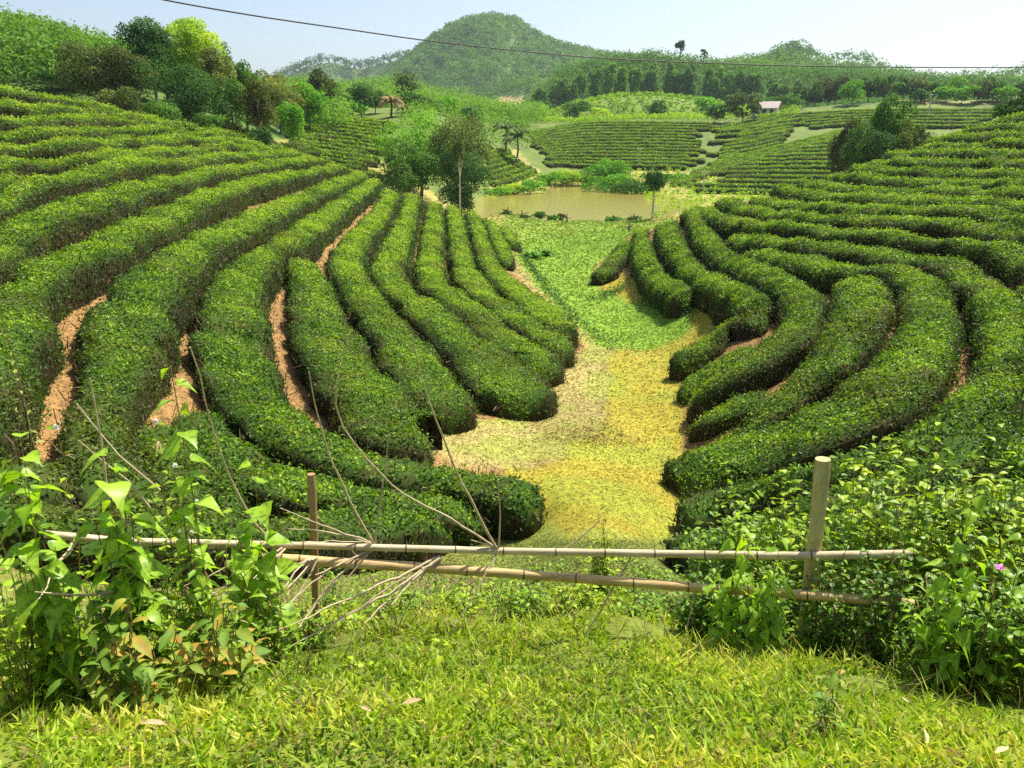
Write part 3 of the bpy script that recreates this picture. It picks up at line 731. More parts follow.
# centre clump
tree('broadleaf_tree', 418, 106, 84, 82, 'bright', 'wide bright green leafy tree left of the white-trunked one', None, .03, seed=1, lobes=44, dense=.75, nk=1.6)
tree('broadleaf_tree', 408, 138, 78, 52, 'mid', 'lower green tree in front of the wide bright green one', None, .02, seed=2, lobes=30)
tree('broadleaf_tree', 455, 98, 80, 58, 'olive', 'tall dull brown-green tree behind the slim white-barked trunk', None, .02, seed=3, lobes=44, dense=.8, nk=1.7)
tree('broadleaf_tree', 460, 148, 74, 52, 'dark', 'dark low tree beside the white trunk at the pond end', None, .02, seed=4, lobes=26)
e = tree('slim_tree', 459, 128, 70, 16, 'olive', 'slim white-barked tree standing at the left end of the pond', None, .55, seed=5, lobes=12, nk=.6, trunk_mat=pale_bark, trunk_w=.08)
# pond-side tree
e = tree('slim_tree', 655, 169, 70, 20, 'dark', 'small lone tree with pale forked trunk on the near pond bank', None, .42, seed=8, lobes=16, trunk_mat=pale_bark, trunk_w=.12, dense=.4)
# trees round the middle fields
for i, a in enumerate([
 (360,84,128,32,'dark','dark round tree at the top of the left terraced field'),
 (352,98,126,26,'bright','bright bushy tree in front of the dark round one'),
 (410,92,132,26,'dark','dark tree right of the reddish dead palm'),
 (374,90,134,24,'mid','green tree between the dark round tree and the reddish palm'),
 (428,98,136,26,'mid','mid-green tree behind the wide bright green one'),
 (446,95,140,24,'bright','bright tree above the white-trunked tree'),
 (470,108,142,22,'mid','green tree left of the two palms'),
 (330,96,124,20,'mid','small green tree left of the dark round one'),
 (745,90,186,30,'olive','large dull green tree left of the small house'),
 (786,94,205,30,'mid','green tree right of the small house'),
 (716,104,186,20,'mid','low green tree left of the large dull one'),
 (404,72,190,24,'olive','dull green tree on the slope above the reddish palm'),
]):
    tree('broadleaf_tree', *a[:4], a[4], a[5], 'trees around the terraced fields', .08, seed=80+i)
for i, (px, yt) in enumerate([(512,122),(501,116),(467,100),(337,102)]):
    palm(px + 4, yt, 128 + i*4, 26, ['palm with drooping crown at the top of the straw-coloured path','palm just left of the path palm','palm rising behind the white-trunked tree','small palm at the edge of the left terraced field'][i], 'palms around the fields', seed=i, kind='olive' if i < 2 else 'mid')
palm(390, 94, 124, 24, 'palm with reddish dead hanging fronds at the top of the left terraced field', 'palms around the fields', dead=True, nf=34, seed=9, wide=.75)
palm(402, 103, 122, 20, 'low palm with yellowish dead fronds beside the reddish one', 'palms around the fields', dead=True, nf=26, seed=10, wide=.7)
# bushes near the pond
for i, (px, yt, r_, wpx, k, lab) in enumerate([
 (512,184,111,30,'lime','yellow-green bush at the far left end of the pond'),
 (531,180,112,32,'bright','bright green bush on the far left pond bank'),
 (498,186,108,24,'bright','green bush where the pond meets the tree shade'),
 (549,172,128,30,'bright','green bush left of the pond inlet'),
 (567,170,130,32,'lime','wide light green bush behind the pond inlet'),
 (585,174,130,20,'mid','small green bush right of the pond inlet'),
 (607,156,126,40,'bright','tall loose light-green bush on the far pond bank'),
 (612,174,118,46,'bright','dense rounded green shrub overhanging the pond'),
 (636,178,114,36,'mid','darker rounded shrub beside the lone pond tree'),
 (657,172,126,26,'mid','bush on the bank right of the dense rounded shrub'),
 (676,174,126,26,'bright','low bush on the bank below the wooden pole'),
]):
    tree('bush', px, yt, r_, wpx, k, lab, 'bushes on the far pond bank', .0, seed=110+i, cat='bush', lobes=16, single=True)
for i, (px, yt, r_, wpx, k, lab) in enumerate([
 (508,212,72,14,'dark','dark bush at the near left corner of the pond'),
 (522,215,70,17,'dark','darkest round bush on the near pond bank'),
 (541,212,73,15,'mid','small green bush on the near bank, third from the hedges'),
 (554,215,73,12,'mid','tiny bush on the near pond bank'),
 (562,213,73,8,'olive','tiny upright bush in the middle of the near pond bank'),
 (613,216,73,18,'mid','flat tuft at the water left of the lone pond tree'),
 (634,216,72,13,'mid','flat tuft beside the trunk of the lone pond tree'),
 (567,224,68,12,'mid','small tuft in the grass just before the pond'),
 (629,233,58,12,'mid','small dark tuft on the bright grass right side'),
 (701,206,76,26,'bright','leafy bright bush at the far rim of the right hill'),
]):
    tree('bush', px, yt, r_, wpx, k, lab, 'bushes on the near pond bank', .0, seed=130+i, cat='bush', lobes=9, single=True)
# behind the right hill
for i, (px, yt, r_, wpx, k, lab) in enumerate([
 (870,120,68,46,'dark','dark wide tree behind the right hill, nearest the terraces'),
 (895,94,72,38,'mid','tallest tree of the dark group behind the right hill'),
 (920,110,70,36,'olive','dull green tree at the right of the dark group'),
 (852,118,78,26,'brown','thin brownish bush at the left of the dark group'),
]):
    tree('broadleaf_tree', px, yt, r_, wpx, k, lab, 'dark trees behind the right hill', .02, seed=150+i, lobes=34, dense=.45)
tree('bush', 1019, 92, 62, 26, 'dark', 'dark round bush at the right edge above the hedges', None, .02, seed=170, cat='bush', lobes=14, single=True)
tree('bush', 738, 203, 38.5, 12, 'dark', 'dark unclipped bush sticking out of the right hill hedges', None, .0, seed=171, cat='bush', lobes=10, single=True)
tree('bush', 1000, 187, 27.5, 9, 'brown', 'small brown bush standing in for a dark gap between the hedges of the right hill', None, .0, seed=172, cat='bush', lobes=10, single=True)  # bush shape put in for a dark gap in the hedges
# tree belt on the bank to the right and at the foot of the forest
for i in range(22):
    r = np.random.default_rng(500 + i)
    px = 800 + i * 10.5 + r.uniform(-4, 4)
    tree('belt_tree', px, 82 + r.uniform(-6, 6) - (4 if 840 < px < 920 else 0), 212 + r.uniform(-6, 8), r.uniform(15, 24), ['mid','olive','bright','dark','brown'][int(r.choice(5, p=[.35,.25,.2,.1,.1]))], 'one of the bushy trees along the bank beyond the upper terraces', 'trees along the bank beyond the terraces', .03, seed=i, single=True, lobes=12)
for i in range(34):
    r = np.random.default_rng(600 + i)
    px = 545 + i * 8.0 + r.uniform(-7, 7)
    base = np.interp(px, [545, 580, 620, 680, 740, 800], [104, 92, 84, 84, 92, 104])
    tree('forest_edge_tree', px, base - r.uniform(16, 24), 285 + r.uniform(-8, 12), r.uniform(10, 17), ['wood','mid','wood','young','dark'][int(r.integers(0, 5))], 'one of the dark tall trees along the foot of the forested ridge', 'trees along the foot of the ridge forest', .3, seed=i, single=True, lobes=12)
for i, (px, yt, wpx, k, lab) in enumerate([(655,100,20,'mid','round bush on the light green slope'),(662,112,18,'dark','dark pointed bush low on the light green slope'),(691,116,14,'olive','small olive bush near the foot of the light green slope'),(600,108,22,'lime','pale bush at the left of the light green slope'),(577,100,24,'mid','green bush at the left end of the light green slope'),(620,118,20,'olive','dry grassy bush at the bottom of the light green slope'),(706,96,18,'bright','bright bush below the ridge forest')]):
    tree('bush', px, yt, 205 + i, wpx, k, lab, 'bushes on the light green slope', .0, seed=180+i, cat='bush', lobes=12, single=True)
tree('ridge_tree', 681, 38, 352, 8, 'dark', 'lone thin tree standing out on the ridge line', None, .55, seed=190, lobes=7, single=True, trunk_w=.35)
tree('ridge_tree', 704, 48, 356, 6, 'dark', 'smaller thin tree right of the lone ridge tree', None, .6, seed=191, lobes=5, nk=.4, single=True, trunk_w=.3)
# ------------------------------------------------------------------ forests on the hills (one mass each)
def forest(name, label, r0, r1, th0, th1, n, size, nl, kind, cond, seed, tint0=0.0, vis=True, hmul=1.0):
    r = np.random.default_rng(seed); mb = MB()
    rr = np.sqrt(r.uniform(r0**2, r1**2, n)); th = r.uniform(th0, th1, n)
    x = rr*np.sin(th); y = rr*np.cos(th); z = gz(x, y)
    px, py = project(x, y, z)
    ok = cond(px, py, rr, th); x, y, z, rr = x[ok], y[ok], z[ok], rr[ok]; m = len(x)
    s = size * r.uniform(0.6, 1.35, m)
    d = norm(r.normal(0, 1, (m, nl, 3))); d[..., 2] = np.abs(d[..., 2]) * 1.0
    c = np.stack([x, y, z + s*0.55*hmul], -1)[:, None] + d * np.stack([s*.5, s*.5, s*.62*hmul], -1)[:, None] * r.uniform(.7, 1.0, (m, nl, 1))
    ls = np.repeat(np.maximum(0.0025*rr, size*0.13), nl)
    patch = fbm(x*0.02+3, y*0.02, 3) * 0.9
    t = np.clip(0.5 + tint0 + patch[:, None]*.8 + r.normal(0, .12, (m, 1)) + r.normal(0, .04, (m, nl)), .02, .98).ravel()
    leaves(mb, c.reshape(-1, 3), norm(d + [0, 0, .3]).reshape(-1, 3), ls, ls*.7, 0, t, spread=.45, r=r)
    o = mb.build(name, FM[kind]); tag(o, label, 'forest', None, 'stuff'); return o
everywhere = lambda px, py, r, t: (px > -250) & (px < 1270)
forest('forest', 'young light green plantation forest on the left hill behind the tea', 78, 172, -.85, -.16, 5200, 3.0, 44, 'young', lambda px, py, r, t: (px < 345) & ((r > 100) | (px < 130)), 1, tint0=-.16)
forest('forest', 'light green young forest on the low middle hill', 172, 305, -.30, .04, 5200, 3.6, 18, 'young', lambda px, py, r, t: (px > 240) & (px < 560), 2, tint0=-.05)
forest('forest', 'mixed dark and light green forest covering the right ridge', 268, 366, -.02, .72, 6500, 5.6, 22, 'wood', lambda px, py, r, t: (px > 525) & ~((r < 275) & (px < 780)), 3)
forest('forest', 'forest on the second ridge to the right', 385, 482, .12, .75, 2600, 5.6, 16, 'young', everywhere, 4, tint0=-.15)
forest('forest', 'dark forest on the two small far peaks to the right', 500, 645, .15, .75, 2600, 6.5, 14, 'wood', everywhere, 5, tint0=-.1)
forest('forest', 'green forest on the shoulder in front of the tall mountain', 400, 562, -.12, .3, 3000, 5.0, 16, 'young', lambda px, py, r, t: ~((px > 474) & (px < 536) & (py > 94) & (py < 115)) & ~((px > 536) & (px < 566) & (py > 66) & (py < 86)), 6, tint0=-.1)
forest('forest', 'forest covering the tall rounded mountain', 500, 902, -.32, .34, 8500, 8.0, 26, 'wood', lambda px, py, r, t: (r > 560) | (px < 470), 7, tint0=-.08)
forest('forest', 'dark forest on the farthest ridge left of the mountain', 860, 1155, -.5, -.02, 3000, 9.0, 12, 'dark', everywhere, 8)
forest('scrub', 'yellow-green scrub on the open slope below the ridge forest', 188, 250, -.02, .42, 7000, 1.0, 5, 'lime', lambda px, py, r, t: (px > 530) & (px < 800) & (py < 126), 9, tint0=-.35)
forest('scrub', 'green undergrowth on the slope between the palms and the middle hill', 100, 190, -.2, .08, 3000, 1.6, 9, 'young', lambda px, py, r, t: (px > 400) & (px < 530) & (py < 150) & (py > 95), 12, tint0=-.05)
forest('scrub', 'dry grass and scrub on the banks around the pond', 66, 150, -.05, .34, 4200, .5, 6, 'lime', lambda px, py, r, t: inpoly(px, py, [(500,152),(548,182),(600,170),(720,172),(720,192),(790,196),(700,210),(655,222),(640,190),(600,180),(545,190),(485,205)]) , 10, tint0=-.25)

# ------------------------------------------------------------------ far terraced tea fields
far_leaf = leaf_mat('far_tea_leaf', [(0, (0.07,0.14,0.012)), (0.5, (0.20,0.35,0.016)), (1, (0.40,0.56,0.03))], trans=0.3, rough=0.6, spec=.12, patch=((0.15,0.12,0.03), 0.35), pscale=0.12)
def field(curves_top, curves_bot, n, near, group, label, width=0.62, H=0.62, seed=0, skip=()):
    a = catmull(curves_top, 10); b = catmull(curves_bot, 10)
    t = np.linspace(0, 1, 30)
    pa = np.stack([np.interp(t, np.linspace(0, 1, len(a)), a[:, k]) for k in (0, 1)], -1)
    pb = np.stack([np.interp(t, np.linspace(0, 1, len(b)), b[:, k]) for k in (0, 1)], -1)
    lines = []
    for i in range(n):
        f = (i + .5) / n; f = f ** 1.12
        q = pa * (1-f) + pb * f
        w_ = np.array([hit(u, v, H*.9, near=near) for u, v in q])[:, :2]
        w_ = smooth1(w_, 2); w_ = resample(w_, 1.3); rq_ = np.random.default_rng(seed*7 + i); a0, a1 = rq_.integers(0, 3, 2); lines.append(w_[a0:len(w_)-a1])
    for i, l in enumerate(lines):
        if i in skip or len(l) < 4: continue
        oth = np.vstack([m for j, m in enumerate(lines) if j != i])
        dist = np.array([np.hypot(*(oth - c).T).min() for c in l])
        hw = smooth1(np.clip(dist * .5 * width * 1.25, .3, 1.1), 3)
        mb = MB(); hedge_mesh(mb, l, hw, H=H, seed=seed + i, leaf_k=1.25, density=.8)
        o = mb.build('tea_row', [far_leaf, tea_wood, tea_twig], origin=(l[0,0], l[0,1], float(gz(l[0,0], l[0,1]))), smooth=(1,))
        tag(o, label, 'tea hedge', group)
field([(521,133),(580,122),(640,121),(712,122)], [(546,163),(590,166),(650,167),(704,168)], 15, (105, 232), 'tea rows of the field above the pond', 'one of the level tea rows in the field straight above the pond', seed=300)
field([(738,129),(770,122),(806,116)], [(700,160),(745,156),(782,146)], 8, (105, 215), 'tea rows of the dark striped block', 'one of the dark short tea rows right of the pale footpath', width=.52, seed=320)
field([(712,127),(760,124),(820,119)], [(700,166),(712,166),(722,160)], 6, (105, 215), 'tea rows left of the dark striped block', 'one of the short tea rows beside the pale footpath', seed=310)
field([(770,114),(860,109),(930,108),(1010,108)], [(800,129),(860,124),(930,127),(990,126)], 6, (105, 230), 'tea rows of the upper right terraces', 'one of the tea rows on the terraces below the tan bank', width=.55, seed=340)
field([(706,127),(740,122),(780,112)], [(722,132),(760,126),(800,116)], 3, (105, 225), 'tea rows beside the small house', 'one of the short tea rows below the small house', seed=350)
field([(815,134),(870,128),(925,126)], [(670,190),(740,192),(850,194)], 15, (95, 205), 'tea rows of the lower right field', 'one of the long tea rows in the field behind the right hill', seed=360)
field([(690,172),(760,150),(850,127)], [(672,186),(750,162),(850,136)], 3, (95, 205), 'tea rows of the slanting band', 'one of the bright tea rows slanting between two fields', seed=380, width=.75)
field([(278,116),(338,115),(405,124)], [(300,160),(345,171),(380,176)], 15, (72, 150), 'tea rows of the left terraced field', 'one of the thin tea rows in the field left of the big trees', width=.5, seed=400)
field([(484,150),(494,149),(506,147)], [(484,188),(510,181),(538,171)], 7, (90, 150), 'tea rows of the small pond-side field', 'one of the slanting tea rows in the small field beside the palms', width=.7, seed=420)

# ------------------------------------------------------------------ small built things
wood_grey = solid_mat('weathered_wood', (0.20,0.16,0.11), (0.42,0.36,0.27), scale=12, stretch=(2,2,.5))
concrete = solid_mat('pale_concrete', (0.45,0.43,0.38), (0.62,0.60,0.55), scale=5)
for (px, yt, r_, rad, lab, m_) in [(640,149,140,.11,'thin pale utility pole on the field edge above the pond',concrete),(704,179,112,.10,'thin pale pole on the bank at the corner of the lower right field',concrete),(932,93,190,.16,'pale utility pole on the upper right terraces',concrete)]:
    x, y, t = [float(v) for v in ray(px, yt)]; b_ = np.array([x*r_, y*r_, float(gz(x*r_, y*r_))]); H = max(3.0, t*r_ - b_[2])
    mb = MB(); tube(mb, [(0,0,-.2),(0,0,H*.5),(0,0,H)], [rad, rad*.85, rad*.65], k=8)
    tube(mb, [(-.45,0,H*.93),(.45,0,H*.93)], [.05,.05], k=5)
    o = mb.build('utility_pole', m_, smooth=(0,)); o.location = b_; tag(o, lab, 'pole')
# cable
cable_mat = solid_mat('black_cable', (0.02,0.02,0.022), (0.04,0.04,0.045), scale=3, rough=.6)
pp = catmull([(-60,-52),(60,-23),(160,-1),(250,15),(345,29),(430,41),(520,51),(600,58),(680,62),(780,65.5),(880,67),(1000,67.5),(1150,66)], 6)
inv = np.interp(pp[:, 0], [-60, 345, 520, 1150], [1/26, 1/44, 1/62, 1/230]); cab = np.array([at(u, v, 1/k) for (u, v), k in zip(pp, inv)])
mb = MB(); tube(mb, cab, np.interp(pp[:, 0], [0, 600, 1100], [.026, .045, .085]), k=6); o = mb.build('overhead_cable', cable_mat, smooth=(0,)); tag(o, 'black overhead cable sagging across the sky in front of the mountain', 'cable')
# house
hx, hy, _ = [float(v) for v in ray(766, 112)]; R_ = 196; hb = np.array([hx*R_, hy*R_, float(gz(hx*R_, hy*R_))])
zt = float(ray(766, 102)[2]) * R_; 
he = empty('small_house', (hb[0], hb[1], hb[2])); he.rotation_euler[2] = math.radians(-28); tag(he, 'small white house with a faded reddish gable roof among trees', 'house')
wall_m = solid_mat('white_plaster', (0.55,0.52,0.46), (0.75,0.73,0.68), scale=3); roof_m = solid_mat('faded_tile', (0.36,0.29,0.25), (0.52,0.44,0.39), scale=4, stretch=(1,6,1)); dark_m = solid_mat('dark_opening', (0.02,0.02,0.02), (0.05,0.05,0.05))
HH = max(2.6, zt - hb[2]); we = HH*.55
def boxv(mb, x0, x1, y0, y1, z0, z1, mat=0):
    v = [(x0,y0,z0),(x1,y0,z0),(x1,y1,z0),(x0,y1,z0),(x0,y0,z1),(x1,y0,z1),(x1,y1,z1),(x0,y1,z1)]
    mb.add(v, [(0,3,2,1),(4,5,6,7),(0,1,5,4),(1,2,6,5),(2,3,7,6),(3,0,4,7)], mat)
mb = MB(); boxv(mb, -2.6, 2.6, -2, 2, -.5, we); mb.add([(-2.6,-2,we),(-2.6,2,we),(-2.6,0,HH-.12)], [(0,1,2)]); mb.add([(2.6,-2,we),(2.6,2,we),(2.6,0,HH-.12)], [(0,2,1)]); mb.build('wall', wall_m, parent=he)
mb = MB()
for s in (-1, 1):
    mb.add([(-3.1,s*2.5,we-.2),(3.1,s*2.5,we-.2),(3.1,0,HH),(-3.1,0,HH),(-3.1,s*2.5,we-.08),(3.1,s*2.5,we-.08),(3.1,0,HH+.12),(-3.1,0,HH+.12)], [(0,1,2,3),(4,7,6,5),(0,4,5,1),(0,3,7,4),(1,5,6,2)])
mb.build('roof', roof_m, parent=he)
mb = MB(); boxv(mb, -.4, .4, -2.05, -2.01, -.3, we*.8); mb.build('door', dark_m, parent=he)
for s in (-1.6, 1.6): mb = MB(); boxv(mb, s-.35, s+.35, -2.05, -2.01, we*.35, we*.8); mb.build('window', dark_m, parent=he)
# ------------------------------------------------------------------ foreground: grass, fence, weeds
def blades(mb, x, y, z, L, Wd, r, tint, col=None, lean=0.5, mat=0):
    n = len(x); a = r.uniform(0, 6.283, n); ln = np.abs(r.normal(0, lean, n)) + .15
    d = np.stack([np.cos(a)*ln, np.sin(a)*ln, np.ones(n)], -1); d = norm(d)
    b2 = r.uniform(0, 6.283, n); s = np.stack([np.cos(b2), np.sin(b2), np.zeros(n)], -1); s = norm(s - d*(s*d).sum(-1, keepdims=True))
    L = L[:, None]; Wd = Wd[:, None]; p = np.stack([x, y, z], -1)
    out = np.stack([np.cos(a), np.sin(a), np.zeros(n)], -1)
    p1 = p + d*L*.5; p2 = p1 + norm(d + out*(.5 + r.uniform(0, .9, (n, 1))))*L*.5
    v = np.stack([p - s*Wd*.35, p + s*Wd*.35, p1 - s*Wd*.5, p1 + s*Wd*.5, p2], 1).reshape(-1, 3)
    i = np.arange(n)[:, None]*5
    mb.add(v, i + np.array([[0, 1, 3, 2]]), mat, np.repeat(tint, 5), None if col is None else np.repeat(col, 5, 0))
    k = mb.n - len(v); mb.f.setdefault((3, mat), []).append(i + np.array([[2, 3, 4]]) + k)
grass_m = leaf_mat('grass_blade', [(0, (0.34,0.25,0.10)), (0.07, (0.24,0.24,0.06)), (0.13, (0.07,0.13,0.014)), (0.45, (0.22,0.36,0.02)), (0.8, (0.40,0.51,0.03)), (1, (0.60,0.56,0.10))], trans=.4, rough=.5)
r = np.random.default_rng(21)
mb = MB()
n = 210000
rr = np.sqrt(r.uniform(1.35**2, 5.6**2, n)); th = r.uniform(-1.35, 1.35, n)
keep = (np.abs(th) < .66) | (r.random(n) < .3); rr, th = rr[keep], th[keep]
x = rr*np.sin(th); y = rr*np.cos(th)
dn = fbm(x*2.2, y*2.2, 3); edge = np.maximum(smooth01((3.85 - rr + dn*1.8)/.8), .34*smooth01((5.5 - rr)/.8)*smooth01((dn + .12)/.15))
px, py = project(x, y, gz(x, y))
thin = inpoly(px, py, [(360,560),(500,575),(490,625),(360,625)])
keep = (r.random(len(x)) < edge*np.where(thin, .3, 1)); x, y, rr, dn = x[keep], y[keep], rr[keep], dn[keep]; n = len(x)
tall = smooth01((rr - 2.9)/.7)
Lb = (0.03 + .055*r.random(n)**2.2)*(1 + 1.1*tall*r.random(n)**2) * (1 + 1.3*dn)
tint = np.clip(.60 + dn*1.1 + r.normal(0, .22, n), .14, 1); tint = np.where(r.random(n) < .10 + .25*smooth01((fbm(x*3+9, y*3, 3)-.12)/.1), r.uniform(0, .1, n), tint)
blades(mb, x, y, gz(x, y)-.004, Lb, .0075 + .007*r.random(n), r, tint, lean=.7)
n = 2600; rr = np.sqrt(r.uniform(1.4**2, 4.1**2, n)); th = r.uniform(-.8, .8, n); x = rr*np.sin(th); y = rr*np.cos(th)
blades(mb, x, y, gz(x, y), r.uniform(.09, .2, n), r.uniform(.0025, .005, n), r, np.where(r.random(n) < .45, r.uniform(0, .1, n), r.uniform(.4, 1, n)), lean=1.0)
tag(mb.build('grass', grass_m), 'short sunlit green grass covering the roadside verge', 'grass', None, 'stuff')

# ground cover of the valley and litter on the furrows
cov_m = vcol_mat('low_plants', trans=.3, rough=.6, vary=False)
mb = MB(); n = 300000
lr_ = r.uniform(math.log(4.2), math.log(78), n); rr = np.exp(lr_); th = r.uniform(-.62, .62, n)
x = rr*np.sin(th); y = rr*np.cos(th); c = cover_at(x, y); z = gz(x, y)
soil = np.abs(c - np.array(COL['soil'])).sum(-1) < .05
px, py = project(x, y, z)
val = inpoly(px, py, [(495,245),(486,214),(665,210),(700,195),(760,180),(760,205),(640,240),(606,258),(590,275),(596,300),(640,316),(716,300),(720,335),(684,360),(672,400),(668,450),(660,480),(640,560),(700,600),(690,650),(360,650),(360,580),(500,545),(540,510),(500,470),(395,460),(425,415),(540,400),(575,345),(540,300)])
straw = np.abs(c - np.array(COL['straw'])).sum(-1) < .12
keep = (val & ~straw) | (r.random(n) < np.where(val, .5, .45)); x, y, z, c, rr, soil = [q[keep] for q in (x, y, z, c, rr, soil)]; n = len(x)
col = c * (1 + r.normal(0, .20, (n, 1))) * np.array([1.12, 1.1, 1]); col = np.clip(col, .004, .7)
ns = int(soil.sum()); col[soil] = np.array([.20, .12, .055]) * r.uniform(.35, 1.7, (ns, 1)) * (1 + r.normal(0, .1, (ns, 3)))
dark = (r.random(n) < .06) & ~soil; col[dark] = col[dark]*[.5, .75, .6]
dry = r.random(n) < .035; col[dry] = np.array([.45, .36, .16]) * r.uniform(.7, 1.2, (dry.sum(), 1))
ls = np.clip(.0040*rr, .028, .3)*np.where(soil, .8, 1)
for line, cc, m_, w_ in (([(522,256),(535,272),(550,292),(572,316),(600,338),(612,350)], (.06,.12,.02), 700, .16), ([(560,436),(585,440),(615,436)], (.26,.17,.06), 700, .30), ([(640,302),(668,312),(700,312)], (.07,.15,.02), 700, .25), ([(600,300),(612,292),(622,290)], (.08,.16,.02), 300, .3)):
    g3 = resample(np.array([hit(a_, b_)[:2] for a_, b_ in catmull(line)]), .2); kk = r.integers(0, len(g3), m_); q_ = g3[kk] + r.normal(0, w_, (m_, 2)); zz = gz(q_[:, 0], q_[:, 1]) + r.uniform(0, .16, m_)
    x = np.concatenate([x, q_[:, 0]]); y = np.concatenate([y, q_[:, 1]]); z = np.concatenate([z, zz]); col = np.concatenate([col, np.array(cc)*r.uniform(.6, 1.8, (m_, 1))]); ls = np.concatenate([ls, np.clip(.0045*np.hypot(q_[:, 0], q_[:, 1]), .05, .2)])
leaves(mb, np.stack([x, y, z + ls*.07], -1), np.array([0, 0, 1.]), ls, ls*.5, 0, .5, col, spread=.45, r=r)
tag(mb.build('ground_cover', cov_m, cover=True), 'low creeping plants, yellowed and green, on the valley floor between the hills', 'ground cover', None, 'stuff')

# ---- bamboo fence
def bamboo_mat(name, c1, c2, c3):
    m, nt, out = new_mat(name); L = nt.links.new
    tc = N(nt, 'ShaderNodeTexCoord'); no = N(nt, 'ShaderNodeTexNoise', i_Scale=7.0, i_Detail=6.0, i_Roughness=.7)
    mp = N(nt, 'ShaderNodeMapping'); mp.inputs['Scale'].default_value = (.5, 4, 4); L(tc.outputs['Object'], mp.inputs[0]); L(mp.outputs[0], no.inputs['Vector'])
    rp = ramp(nt, [(.3, c1), (.5, c2), (.7, c3)]); L(no.outputs['Fac'], rp.inputs[0])
    p = N(nt, 'ShaderNodeBsdfPrincipled'); L(rp.outputs[0], p.inputs['Base Color']); p.inputs['Roughness'].default_value = .55; p.inputs['Specular IOR Level'].default_value = .35
    b = N(nt, 'ShaderNodeBump', i_Strength=.25, i_Distance=.01); L(no.outputs['Fac'], b.inputs['Height']); L(b.outputs[0], p.inputs['Normal']); L(p.outputs[0], out.inputs[0]); return m
bam = bamboo_mat('dry_bamboo', (0.28,0.17,0.06), (0.50,0.35,0.14), (0.66,0.51,0.24))
bam2 = bamboo_mat('weathered_bamboo', (0.34,0.25,0.13), (0.50,0.40,0.24), (0.62,0.53,0.36))
twig_m = bamboo_mat('dry_twig', (0.30,0.22,0.13), (0.44,0.35,0.22), (0.56,0.47,0.31))
node_m = solid_mat('bamboo_node', (0.10,0.06,0.03), (0.20,0.13,0.06), scale=20)
post_m = solid_mat('worn_post', (0.22,0.13,0.06), (0.40,0.27,0.13), scale=5, stretch=(4,4,.5))
post2_m = solid_mat('old_mossy_post', (0.34,0.28,0.11), (0.58,0.49,0.25), scale=6, stretch=(3,3,.8), bump=.8)
FR = 3.72
fb = at(318, 648, FR); fb[2] = float(gz(fb[0], fb[1]))
fence = empty('bamboo_fence', fb); tag(fence, 'broken-down bamboo fence of two rails on two posts across the valley mouth', 'fence')
def culm(name, pts, rad, nodes, mat, k=14, seedk=0):
    """bamboo pole with swollen joints; joint rings are a sub-part"""
    pts = np.asarray(pts, float); s = np.concatenate([[0], np.cumsum(np.linalg.norm(np.diff(pts, axis=0), axis=1))]); tot = s[-1]
    ss = np.linspace(0, tot, int(tot/.02)+2); cp = np.stack([np.interp(ss, s, pts[:, i]) for i in range(3)], -1)
    for _ in range(8): cp[1:-1] = (cp[:-2]+cp[2:]+2*cp[1:-1])/4
    rd = np.interp(ss, [0, tot], rad); 
    nd = np.arange(.12 + seedk*.05, tot, nodes)
    for q in nd: rd = rd*(1 + .10*np.exp(-((ss-q)/.010)**2))
    mb_ = MB(); tube(mb_, cp - fb, rd, k=k); o = mb_.build(name, mat, parent=fence, smooth=(0,))
    for q in nd:
        mr = MB()
        i = int(np.argmin(np.abs(ss-q))); i = min(max(i, 1), len(ss)-2); T_ = norm(cp[i+1]-cp[i-1])
        tube(mr, [cp[i]-fb - T_*.004, cp[i]-fb + T_*.004], [rd[i]*1.025]*2, k=k)
        mr.build('joint', node_m, parent=o, smooth=(0,))
    return o
culm('rail', [at(45,534,3.50), at(120,541,3.55), at(290,545,3.66), at(500,551,3.66), at(680,554,3.70), at(800,556,3.74), at(912,554,3.85)], (.0155, .0215), .26, bam2)
culm('rail', [at(262,558,3.63), at(330,562,3.60), at(430,568,3.60), at(560,577,3.61), at(700,588,3.63), at(820,596,3.66), at(914,604,3.75)], (.027, .022), .29, bam, seedk=1)
def post(px0, y0, px1, y1, rad, mat, r0=FR+.03, sq=False):
    a = at(px0, y0, r0); b = a.copy(); b2 = at(px1, y1, r0); gzz = float(gz(b2[0], b2[1])) - .1
    mb_ = MB(); ss = np.linspace(0, 1, 12)
    p = a[None]*(1-ss[:, None]) + np.array([b2[0], b2[1], gzz])[None]*ss[:, None]
    p[:, 0] += np.sin(ss*7)*.004
    tube(mb_, p - fb, rad*(1 + .06*np.sin(ss*17)), k=9); mb_.build('post', mat, parent=fence, smooth=(0,))
post(311, 474, 319, 660, .0205, post_m)
post(823, 459, 806, 640, .037, post2_m, r0=3.80)
rt = np.random.default_rng(5)
